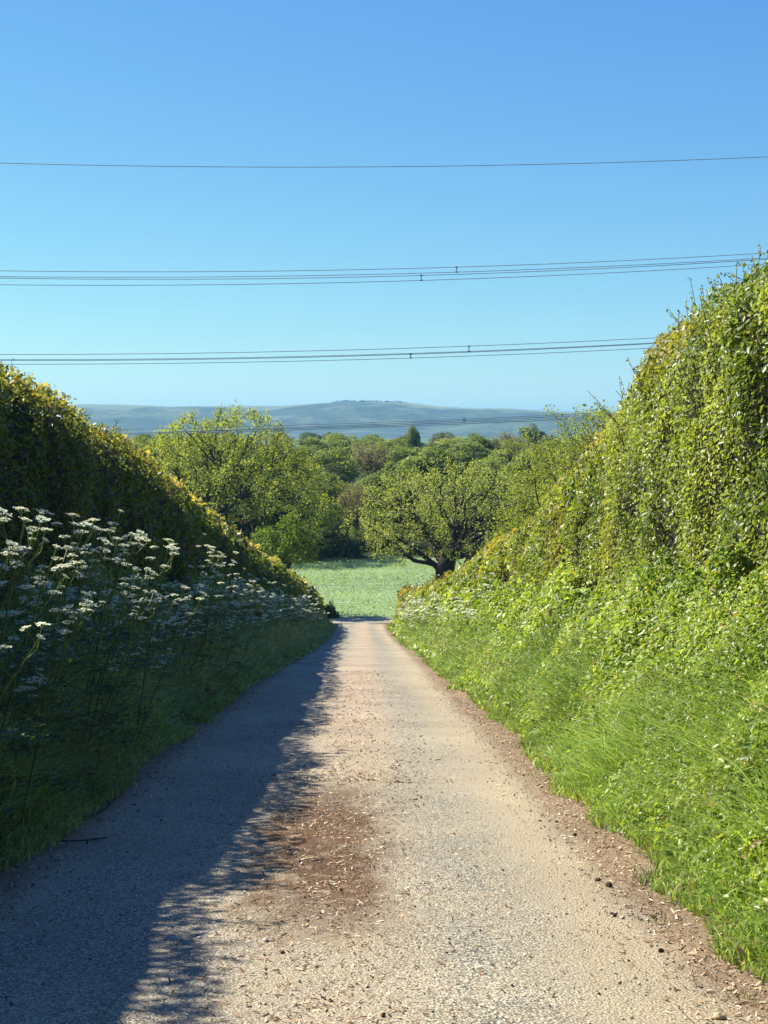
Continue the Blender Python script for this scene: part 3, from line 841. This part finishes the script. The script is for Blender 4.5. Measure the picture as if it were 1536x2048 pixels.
YG = ((.17, .20, .035), (.37, .405, .085))
oak = make_tree('oak_tree', 'big round oak in fresh yellow-green leaf standing beyond the left hedge', 'tree', 15.4, 12.0, .8, 5.2, 2500, 34000, .22,
                YG, 5, step=.5, spread=.5, flat=4.2, min_r=.022, bark=(.035, .03, .025), leaf_nodes=2, hollow=True)
oak.location = (-16.2, 146, float(gz(-16.2, 146)) - .1)
o2 = make_tree('oak_tree', 'open oak with a dark leaning trunk half hidden behind the big left oak', 'tree', 13.5, 7.0, .6, 5.5, 1100, 16000, .2,
               ((.08, .12, .03), (.18, .23, .06)), 12, step=.5, spread=.6)
o2.location = (-18.6, 152, -13.1)
o3 = make_tree('oak_tree', 'small bushy tree with a dark trunk between the left hedge and the crop field', 'tree', 6.6, 2.4, .15, 2.4, 420, 8500, .16,
               ((.07, .12, .025), (.19, .26, .05)), 15, step=.28, spread=.35, zmin=3.9, env=(.9, 0, 1.0, .2), stems=[[0, 0, 0], [.3, 0, 2.0], [1.3, 0, 4.0]])
o3.location = (-7.7, 100.5, -13.0)  # tree placed, and its crown shaped, to shade the lane end
so_ = make_tree('oak_tree', 'gnarled spreading oak with forked dark trunk and sparse olive leaves behind the right hedge', 'tree', 11.3, 7.9, .7, 3.6, 1700, 17500, .13,
                ((.22, .26, .06), (.44, .48, .13)), 23, step=.36, spread=.34, min_r=.016, bark=(.032, .027, .023), leaf_nodes=2,
                stems=[[0, 0, 0], [-.3, 0, 1.5], [-.15, 0, 3.0], [.25, 0, 4.3]], flat=.6, zmin=3.2, hollow=True)
so_.location = (4.6, 105, -13.0)
# second stem of the fork
fk = Mesh()
tube(fk, [[.15, 0, .3], [.75, .1, 1.4], [1.35, .1, 2.3], [1.45, .1, 3.3], [1.9, .2, 4.3], [2.6, .3, 5.2], [3.4, .4, 5.8]], [.42, .40, .36, .28, .20, .12, .05], 8, (.032, .027, .023))
tube(fk, [[1.35, .1, 2.4], [2.4, .0, 3.1], [3.6, -.1, 3.8], [4.8, -.2, 4.2]], [.24, .17, .11, .04], 7, (.032, .027, .023))
tube(fk, [[-.2, 0, 2.4], [-1.0, 0, 3.3], [-2.2, .2, 4.2], [-3.4, .3, 5.0], [-4.6, .3, 5.9]], [.26, .20, .15, .09, .03], 7, (.032, .027, .023))
fk.build('fork', M_BARK, so_, smooth=True)
rt = make_tree('lime_tree', 'yellow-green leafy tree rising behind the right hedge against the sky', 'tree', 13.2, 6.4, .35, 2.6, 1500, 36000, .15,
               ((.15, .19, .03), (.33, .37, .07)), 31, step=.4, spread=.5, flat=1.0)
rt.location = (13.0, 86, -11.6)

# wood variants, scaled and copied
WK = {
 'yellow': ('broad yellow-green broadleaf tree', ((.18, .23, .055), (.34, .39, .115))),
 'green': ('mid-green rounded broadleaf tree', ((.125, .175, .05), (.245, .30, .095))),
 'dark': ('dark green dense tree', ((.05, .08, .035), (.12, .155, .06))),
 'olive': ('brownish half-bare tree', ((.17, .165, .065), (.29, .26, .12))),
}
GW = 'trees of the wood beyond the field'
TYPES = {}
def wood_proto(kind, var, seed):
    desc, pal = WK[kind]
    r = np.random.default_rng(seed)
    root = empty('woodland_tree', (0, 0, 0), desc, 'tree', GW)
    H, RX = 10.0, (4.6, 3.7)[var]; z0 = 1.0 if kind != 'olive' else 2.2
    nl = 34; cen = []
    while len(cen) < nl:
        v = unit(r.normal(size=3)); v = v * r.random() ** .3
        c = np.array([v[0] * RX * .74, v[1] * RX * .74, (H + z0) / 2 + v[2] * (H - z0) / 2 * .78])
        cen.append(c)
    cen = np.array(cen); rad_ = r.uniform(.9, 1.75, nl)
    bm = Mesh(); bc = (.06, .05, .04) if kind != 'olive' else (.13, .11, .09)
    top = np.array([r.normal() * .3, r.normal() * .3, H * .72])
    tr = np.array([[0, 0, -.2], [.05, 0, H * .2], [r.normal() * .2, r.normal() * .2, H * .45], top])
    tube(bm, tr, [.30, .22, .16, .06], 7, bc)
    for c in cen:
        f = np.clip((c[2] - 1.5) / H * .7, .12, .68); p0 = np.array([np.interp(f * H, tr[:, 2], tr[:, q]) for q in range(3)])
        mid = (p0 + c) / 2 + [0, 0, -.25] + r.normal(size=3) * .2
        tube(bm, np.stack([p0, mid, c]), [.09, .06, .03], 4, bc)
        for _ in range(5 if kind != 'olive' else 12):
            e_ = c + unit(r.normal(size=3) + [0, 0, .6]) * r.uniform(.6, 1.3)
            tube(bm, np.stack([mid if r.random() < .4 else c, (c + e_) / 2 + r.normal(size=3) * .1, e_]), [.035, .025, .012], 3, bc)
    bm.build('trunk', M_BARK, root, smooth=True)
    n = {'yellow': 11000, 'green': 11000, 'dark': 12000, 'olive': 4500}[kind]
    w = rad_ ** 2; k = r.choice(nl, n, p=w / w.sum())
    dirv = unit(r.normal(size=(n, 3)) + [0, 0, .25]); rr = rad_[k][:, None] * (.55 + .5 * r.random((n, 1)) ** .5) * (1 + .25 * vnoise(dirv * 2 + cen[k], 1.5, seed)[:, None])
    P = cen[k] + dirv * rr * [1, 1, .85]
    P = P[P[:, 2] > .5]; dirv = unit(P - [0, 0, H * .45]); n = len(P)
    lo, hi = np.array(pal[0]), np.array(pal[1])
    t_ = np.clip(.5 + .5 * vnoise(P, .45, seed + 4) + r.normal(size=n) * .25, 0, 1)[:, None]
    c = (lo * (1 - t_) + hi * t_) * r.uniform(.75, 1.3, (n, 1))
    fm = Mesh(); scatter(fm, LEAF4, P, dirv * .7 + r.normal(size=P.shape) * .6 + [0, 0, .3], (.30 if kind != 'olive' else .2) * r.lognormal(0, .25, n), c, r=r)
    fm.build('crown', M_TREE, root)
    return root
for i, k in enumerate(WK):
    TYPES[k] = [wood_proto(k, 0, 100 + i), wood_proto(k, 1, 120 + i)]
placed = set()
def wood_tree(px, ytop, d, wpx, kind, where, var=None):
    "px, ytop: where the crown's middle and top stand in the photograph; gives real position and height"
    x = (px - 768) / F * d; base = float(gz(x, d))
    h = max(2.5, (860 - ytop) / F * d - base)
    w_ = wpx / F * d
    var = int(rng.integers(0, 2)) if var is None else var
    r0 = (4.6, 3.7)[var]
    sc = (w_ / 2 / r0, w_ / 2 / r0, h / 10.3)
    lab = WK[kind][0] + ' ' + where
    key = (kind, var)
    if key not in placed:
        placed.add(key); o = TYPES[kind][var]; o.location = (x, d, base - .1); o.scale = sc; o['label'] = lab; return o
    return copy_thing(TYPES[kind][var], (x, d, base - .1), rng.uniform(0, 6.28), sc, lab)
# trees one can tell apart
sp = [
 (700, 962, 166, 95, 'olive', 'at the wood edge right of the big left oak', 1),
 (745, 940, 176, 90, 'green', 'between the bare tree and the gnarled oak', 0),
 (655, 915, 205, 110, 'dark', 'just above the right shoulder of the big left oak', 0),
 (783, 872, 250, 150, 'yellow', 'with the widest crown in the middle of the wood', 0),
 (756, 935, 190, 120, 'dark', 'in the hollow under the widest yellow crown', 1),
 (826, 843, 330, 32, 'green', 'standing alone above the canopy against the blue hill', 1),
 (875, 884, 215, 165, 'green', 'right above the gnarled oak in the second rank', 0),
 (905, 868, 300, 110, 'yellow', 'on the canopy skyline right of the lone dark tree', 1),
 (960, 866, 290, 120, 'green', 'on the canopy skyline midway to the right hedge', 0),
 (1018, 858, 330, 110, 'olive', 'on the canopy skyline near the yellow-green right tree', 0),
 (1066, 838, 480, 60, 'dark', 'with a flat top against the hill by the right tree', 0),
 (990, 905, 200, 140, 'yellow', 'behind the right side of the gnarled oak', 1),
 (1060, 890, 190, 120, 'green', 'behind the left edge of the yellow-green right tree', 0),
 (935, 940, 172, 120, 'green', 'close behind the crown of the gnarled oak', 1),
 (820, 945, 168, 110, 'olive', 'close behind the left side of the gnarled oak', 0),
 (1040, 960, 165, 120, 'dark', 'in the shade behind the right side of the gnarled oak', 1),
 (236, 846, 210, 110, 'olive', 'showing over the left hedge beside the big oak', 0),
 (290, 862, 190, 110, 'yellow', 'peeping over the left hedge at the edge of the big oak', 1),
]
for (px, yt, d, w_, k, wh, v_) in sp:
    wood_tree(px, yt, d, w_, k, wh, v_)
for kpx, kk, d0_, n_, y0_, y1_ in ((0, ('green', 'yellow', 'olive', 'green', 'dark'), 235, 16, 872, 892), (0, ('green', 'yellow', 'green', 'dark', 'olive'), 320, 16, 862, 876), (0, ('dark', 'green', 'dark'), 430, 16, 858, 868)):
    for i in range(n_):
        px = 240 + (1330 - 240) * (i + .5) / n_ + rng.uniform(-18, 18)
        o = wood_tree(px, rng.uniform(y0_, y1_), d0_ * rng.uniform(.92, 1.1), rng.uniform(85, 130) * 250 / d0_ ** .97 / 1.05, kk[i % len(kk)], 'in the thick of the wood behind')
for i in range(17):
    px = 340 + i * 52 + rng.uniform(-14, 14)
    wood_tree(px, rng.uniform(925, 985), rng.uniform(158, 178), rng.uniform(85, 130), ('green', 'dark', 'yellow', 'olive')[i % 4], 'in the front rank of the wood')
# bushes at the foot of the wood
GB = 'bushes along the far edge of the field'
def bush(label, seed, pal, n=5200):
    r = np.random.default_rng(seed); root = empty('bush', (0, 0, 0), label, 'bush', GB)
    fm = Mesh(); P = unit(r.normal(size=(n, 3))); P[:, 2] = np.abs(P[:, 2])
    rr = (.72 + .3 * vnoise(P * 2.2, 1.2, seed) + .12 * vnoise(P * 5, 1.3, seed + 1))[:, None] * r.uniform(.78, 1.04, (n, 1))
    N3 = P.copy(); P = P * rr
    c = (np.array(pal[0]) + (np.array(pal[1]) - pal[0]) * r.random((n, 1))) * r.uniform(.8, 1.25, (n, 1))
    scatter(fm, LEAF4, P, N3 + r.normal(size=P.shape) * .7, r.uniform(.05, .1, n), c, r=r)
    fm.build('foliage', M_TREE, root)
    bm = Mesh()
    for k in range(9):
        a = r.uniform(0, 6.28); e_ = np.array([math.cos(a) * r.uniform(.2, .7), math.sin(a) * r.uniform(.2, .7), r.uniform(.5, .8)])
        tube(bm, np.stack([[0, 0, -.05], e_ * [.4, .4, .6], e_]), np.array([.03, .02, .008]), 4, (.06, .05, .035))
    bm.build('branches', M_BARK, root)
    return root
B = [bush('x', 201, WK['dark'][1]), bush('x', 202, WK['green'][1]), bush('x', 203, WK['yellow'][1]), bush('x', 204, ((.05, .08, .03), (.10, .14, .05)))]
bl = [(688, 1062, 149, 95, 0, 'large dark bush at the field edge under the bare tree'),
      (640, 1085, 150, 70, 2, 'light green bush at the field edge left of the large dark bush'),
      (600, 1096, 148, 60, 1, 'low green bush where the left oak meets the field'),
      (570, 1090, 154, 80, 0, 'dark bush under the lowest branches of the left oak'),
      (800, 1078, 151, 70, 1, 'green bush beside the bare trunk at the field edge'),
      (845, 1072, 151, 80, 0, 'dark bush just left of the gnarled oak trunk'),
      (905, 1080, 152, 80, 0, 'dark bush right behind the gnarled oak trunk'),
      (960, 1075, 152, 90, 3, 'dull bush right of the gnarled oak trunk'),
      (1020, 1060, 150, 90, 0, 'dark bush beside the right hedge top'),
      (520, 1080, 156, 90, 3, 'dull bush in the shade beneath the left oak'),
      (735, 1040, 158, 50, 0, 'tall dark bush in the gap between bare tree and thin trunk')]
for i in range(16):
    px = 400 + i * 44 + rng.uniform(-8, 8)
    bl.append((px, rng.uniform(1030, 1072), 153 + rng.uniform(0, 6), rng.uniform(70, 100), (0, 3, 0, 1)[i % 4], 'bush in the dark understorey row along the foot of the wood'))
for i in range(18):
    px = 480 + i * 30 + rng.uniform(-8, 8)
    bl.append((px, rng.uniform(1000, 1035), 168 + rng.uniform(0, 12), rng.uniform(75, 100), (0, 3, 1)[i % 3], 'bush in the second understorey row inside the wood'))
done = set()
for (px, yt, d, w_, v_, lab) in bl:
    x = (px - 768) / F * d; base = float(gz(x, d)); h = (860 - yt) / F * d - base; ww = w_ / F * d / 2
    if v_ not in done:
        done.add(v_); o = B[v_]; o['label'] = lab
    else: o = copy_thing(B[v_], (0, 0, 0), 0, 1, lab)
    o.location = (x, d, base - .05); o.scale = (ww, ww, h); o.rotation_euler = (0, 0, rng.uniform(0, 6))
    if o['group'] != GB: o['group'] = GB
# hummock at the end of the left hedge
hb = copy_thing(B[0], (-3.75, 99.6, -13.0), 1.0, (.75, .75, 1.25), 'small dark rounded bush at the far end of the left hedge'); hb['group'] = 'bushes by the lane junction'

# ---------------------------------------------------------------- power lines
def metal(name, c):
    m, t, p = new_mat(name); p.inputs['Base Color'].default_value = (*c, 1); p.inputs['Metallic'].default_value = .3; p.inputs['Roughness'].default_value = .6
    tc = N_(t, 'ShaderNodeTexCoord'); n = noise(t, tc.outputs['Object'], 3)
    t.links.new(ramp(t, [(.3, tuple(q * .85 for q in c)), (.7, tuple(q * 1.15 for q in c))], n), p.inputs['Base Color'])
    return m
M_WIRE = metal('weathered_aluminium', (.20, .24, .30))
WD = 130.0
def wire(pts, root, name, r=.030):
    pts = np.array(pts, float); xs = np.array([ray(a, b, WD)[0] for a, b in pts]); zs = np.array([ray(a, b, WD)[2] for a, b in pts])
    cf = np.polyfit(xs, zs, min(2, len(xs) - 1)); X = np.linspace(-75, 75, 90)
    m = Mesh(); tube(m, np.stack([X, 0 * X + WD, np.polyval(cf, X)], 1), r, 6)
    loc = np.array([0, WD, 8.0])
    if root is None: return m.build(name, M_WIRE, loc=loc), cf
    root.location = loc
    return m.build(name, M_WIRE, root, loc=loc), cf
o_, _ = wire([(0, 326), (400, 333.5), (800, 333.5), (1200, 325), (1536, 314)], None, 'earth_wire', .032)
tag(o_, 'single thin earth wire running highest across the empty sky', 'power line', 'overhead power lines')
def bundle(label, top, bot, spx):
    root = empty('power_line', (0, WD, 8), label, 'power line', 'overhead power lines')
    _, c1 = wire(top, root, 'conductor'); _, c2 = wire(bot, root, 'conductor')
    for s_ in spx:
        x = (s_ - 768) / F * WD; z1, z2 = np.polyval(c1, x), np.polyval(c2, x)
        m = Mesh(); tube(m, [[x, WD, z1 + .06], [x, WD, z2 - .06]], .05, 6)
        for zz in (z1, z2): tube(m, [[x - .12, WD, zz], [x + .12, WD, zz]], .065, 6)
        m.build('spacer', M_WIRE, root, loc=np.array([0, WD, 8.0]))
bundle('nearer pair of conductors in the upper level of the power line',
       [(0, 541.5), (750, 538.6), (1150, 525.6), (1500, 508)], [(0, 553), (750, 549), (1150, 535), (1500, 518)], [912])
bundle('lower-hanging pair of conductors in the upper level of the power line',
       [(0, 556), (750, 554), (1150, 538.6), (1500, 521)], [(0, 569.5), (750, 563.5), (1150, 549), (1500, 530)], [842])
bundle('topmost pair of conductors in the middle level of the power line',
       [(0, 709), (750, 698), (1150, 684.4), (1340, 673.7)], [(0, 719), (750, 708.5), (1150, 694.5), (1340, 683.5)], [937])
bundle('bottom pair of conductors in the middle level of the power line',
       [(0, 721), (750, 710.5), (1150, 696), (1340, 685)], [(0, 728.5), (750, 718), (1150, 704), (1340, 694)], [821])
bundle('upper pair of conductors of the lowest level, crossing in front of the hills',
       [(640, 848.7), (750, 845), (928, 838), (1107, 830)], [(640, 853), (750, 848.3), (928, 841.5), (1107, 833.5)], [928])
bundle('lower pair of conductors of the lowest level, just above the wood',
       [(640, 855.5), (750, 851), (928, 845), (1107, 837)], [(640, 858.5), (750, 854), (928, 848), (1107, 840)], [])

# ---------------------------------------------------------------- litter, chippings, clods, tufts and sticks on the lane
def road_z(x, d):
    xl, xr = tv('XL', d), tv('XR', d); u_ = (x - (xl + xr) / 2) / ((xr - xl) / 2) * 1.9
    return tv('z', d) - .05 * (u_ / 1.9) ** 2 + .008 * np.sin(d * 2.3 + x * 3) + .006 * np.sin(d * 5.1 - x * 4) + .012
def lane_x(u_, d):
    xl, xr = tv('XL', d), tv('XR', d); return (xl + xr) / 2 + u_ / 1.9 * (xr - xl) / 2
lit = Mesh()
FL_ = (np.array([[-.5, -.13, 0], [.5, -.10, .05], [.45, .14, .02], [-.45, .12, .06]]), [np.array([[0, 1, 2, 3]])])
def strew(cu, su, d0, d1, n, sz, cols, pw=1.6):
    d = d0 + (d1 - d0) * rng.random(n) ** pw; u_ = cu + rng.normal(size=n) * su
    u_ = np.clip(u_, -2.0, 2.0); x = lane_x(u_, d)
    P = np.stack([x, d, road_z(x, d) + .004], 1)
    c = np.array(cols)[rng.integers(0, len(cols), n)] * rng.uniform(.7, 1.25, (n, 1))
    scatter(lit, FL_, P, rng.normal(size=(n, 3)) * .35 + [0, 0, 1], np.clip(rng.lognormal(0, .4, n), .4, 1.8) * sz, c)
TAN = [(.46, .36, .22), (.34, .22, .12), (.55, .46, .31), (.20, .11, .06), (.12, .07, .04)]
strew(.0, .38, 4.8, 12.5, 5500, .020, TAN, 1.2)
strew(.1, .4, 12, 30, 3500, .03, TAN)
strew(1.78, .22, 4.8, 30, 9000, .022, TAN, 1.5)
strew(-1.8, .2, 6, 30, 4000, .024, TAN)
strew(.4, 1.0, 4.8, 14, 2500, .016, TAN[:3])
tag(lit.build('leaf_litter', M_LITTER), 'dry brown bud scales and leaf litter strewn on the lane', 'leaf litter', kind='stuff')
gr = Mesh()
n = 3000
d = 4.8 + 17 * rng.random(n) ** 1.6; u_ = np.where(rng.random(n) < .5, rng.normal(1.7, .25, n), rng.uniform(-1.9, 1.9, n)); u_ = np.clip(u_, -1.95, 2.0)
x = lane_x(u_, d); s_ = rng.lognormal(0, .45, n) * .005
OCT = (np.array([[.5, 0, 0], [0, .42, 0], [-.5, 0, 0], [0, -.42, 0], [.08, .05, .38], [0, 0, -.3]]),
       [np.array([[0, 1, 4], [1, 2, 4], [2, 3, 4], [3, 0, 4], [1, 0, 5], [2, 1, 5], [3, 2, 5], [0, 3, 5]])])
P = np.stack([x, d, road_z(x, d) + s_ * .25], 1)
c = np.array([(.42, .38, .31), (.25, .23, .20), (.55, .51, .44), (.15, .11, .08)])[rng.integers(0, 4, n)] * rng.uniform(.7, 1.2, (n, 1))
scatter(gr, OCT, P, rng.normal(size=(n, 3)) * .3 + [0, 0, 1], s_ * 2, c)
tag(gr.build('loose_chippings', M_LITTER), 'loose pale stone chippings scattered over the lane', 'gravel', kind='stuff')

def lump(name, label, cat, px, py, size, c, group, seed):
    # find the distance at which the photo ray meets the lane
    best = None
    for d in np.arange(4, 40, .02):
        p = ray(px, py, d)
        if p[2] <= road_z(p[0], d): best = p; break
    p = best; r = np.random.default_rng(seed)
    n1, n2 = 7, 10; V = []
    for i in range(n1):
        ph = math.pi * i / (n1 - 1)
        for j in range(n2):
            th = 2 * math.pi * j / n2
            v = np.array([math.sin(ph) * math.cos(th), math.sin(ph) * math.sin(th), math.cos(ph)]); V.append(v)
    V = np.array(V); k = .8 + .38 * vnoise(V * 1.7, 1.3, seed) + .3 * vnoise(V * 4, 1.3, seed + 1)
    size *= .8; V = V * k[:, None] * [size, size * r.uniform(.6, .9), size * .62]
    f = [[i * n2 + j, i * n2 + (j + 1) % n2, (i + 1) * n2 + (j + 1) % n2, (i + 1) * n2 + j] for i in range(n1 - 1) for j in range(n2)]
    m = Mesh(); m.add(V, np.array(f), c)
    o = m.build(name, M_LITTER); o.location = (p[0], p[1], float(road_z(p[0], p[1])) + size * .3); o.rotation_euler = (0, 0, r.uniform(0, 6))
    return tag(o, label, cat, group)
DK = (.05, .032, .022); PL = (.50, .44, .35)
for i, (px, py, s_, c, lab) in enumerate([
    (1196, 1762, .030, DK, 'dark clod of earth on the right of the lane, left one of a pair'),
    (1218, 1774, .034, DK, 'dark clod of earth on the right of the lane, right one of a pair'),
    (1150, 1672, .022, DK, 'small dark clod upslope of the pair of clods on the right'),
    (1228, 1832, .024, DK, 'small dark clod just below the pair of clods, next to the white patch'),
    (1307, 1836, .024, DK, 'small dark clod nearest the grass tuft on the right'),
    (1322, 1904, .022, DK, 'small dark clod lowest down in the right-hand litter'),
    (682, 1781, .020, DK, 'dark clod on the rusty patch in the middle of the lane'),
    (766, 2034, .018, (.16, .07, .04), 'reddish brown clod at the bottom middle of the lane'),
    (1438, 2038, .036, (.55, .40, .24), 'tan flat stone in the bottom right corner of the lane')]):
    lump('clod' if c == DK else 'stone', lab, 'clod' if c != (.55, .40, .24) else 'stone', px, py, s_, c, 'clods on the lane', 300 + i)
for i, (px, py, s_) in enumerate([(1240, 1785, .016), (1250, 1812, .014), (1232, 1806, .012), (1262, 1822, .012), (1064, 1558, .014)]):
    lump('stone', 'small whitish stone lying by the dark clods at the right edge of the lane' if i < 4 else 'lone white stone farther up the right edge of the lane', 'stone', px, py, s_, PL, 'white stones on the lane', 330 + i)
# grass tufts growing through the litter
TG = 'grass tufts at the right edge of the lane'
for i, (px, py, hh, n_, lab) in enumerate([
    (1300, 1770, .16, 70, 'tallest dark green grass tuft growing out of the litter on the right'),
    (1325, 1845, .07, 16, 'small grass tuft below the tallest tuft on the right'),
    (1140, 1590, .07, 60, 'low wide grass tuft at the right edge, uphill of the clods'),
    (1064, 1552, .08, 14, 'thin grass tuft highest up along the right edge'),
    (1492, 2000, .05, 14, 'tiny grass tuft in the bottom right corner'),
    (1050, 1495, .09, 40, 'grass tuft where the verge bulges into the lane on the right'),
    (1205, 1655, .05, 30, 'sparse grass tuft midway along the right litter strip')]):
    for d in np.arange(4, 40, .02):
        p = ray(px, py, d)
        if p[2] <= road_z(p[0], d): break
    m = Mesh(); x = rng.normal(size=n_) * .04; y = rng.normal(size=n_) * .05
    blades(m, x, y, hh * rng.uniform(.5, 1.2, n_), rng.uniform(.003, .006, n_), rng.normal(size=(n_, 2)) * .5, np.array([.09, .16, .035]) * rng.uniform(.7, 1.3, (n_, 1)), z=np.zeros(n_))
    o = m.build('grass_tuft', M_GRASS); o.location = (p[0], p[1], float(road_z(p[0], p[1])))
    tag(o, lab, 'grass tuft', TG)
for (pts, lab) in (([(98, 1682), (140, 1683), (180, 1681), (215, 1676)], 'thin dark stick lying on the shaded left side of the lane'),
                   ([(150, 1636), (185, 1632), (210, 1618), (236, 1592)], 'fallen flower stem curling on the left edge of the lane')):
    W3 = []
    for (a, b) in pts:
        for d in np.arange(4, 40, .02):
            p = ray(a, b, d)
            if p[2] <= road_z(p[0], d) + .01: break
        W3.append([p[0], p[1], float(road_z(p[0], p[1])) + .012])
    W3 = np.array(W3); m = Mesh(); tube(m, W3, .005, 5, (.05, .035, .025))
    o = m.build('stick', M_LITTER, loc=W3[0]); tag(o, lab, 'stick')

# ---------------------------------------------------------------- haze
def haze():
    x0, x1, y0, y1, z0, z1 = -30000, 30000, -80, 31000, -26, 125
    V = [(x, y, z) for x in (x0, x1) for y in (y0, y1) for z in (z0, z1)]
    f = [(0, 1, 3, 2), (4, 6, 7, 5), (0, 4, 5, 1), (2, 3, 7, 6), (0, 2, 6, 4), (1, 5, 7, 3)]
    me = bpy.data.meshes.new('haze'); me.from_pydata(V, [], f); me.update()
    m = bpy.data.materials.new('haze'); m.use_nodes = True; t = m.node_tree
    t.nodes.remove(t.nodes['Principled BSDF'])
    v = t.nodes.new('ShaderNodeVolumePrincipled'); v.inputs['Color'].default_value = (.18, .51, .88, 1); v.inputs['Density'].default_value = 1.05e-4
    v.inputs['Anisotropy'].default_value = 0.2
    t.links.new(v.outputs[0], t.nodes['Material Output'].inputs['Volume'])
    me.materials.append(m); o = bpy.data.objects.new('haze', me); COL.objects.link(o)
    tag(o, 'thin blue air haze in front of the distant hills', 'haze', kind='stuff')
haze()
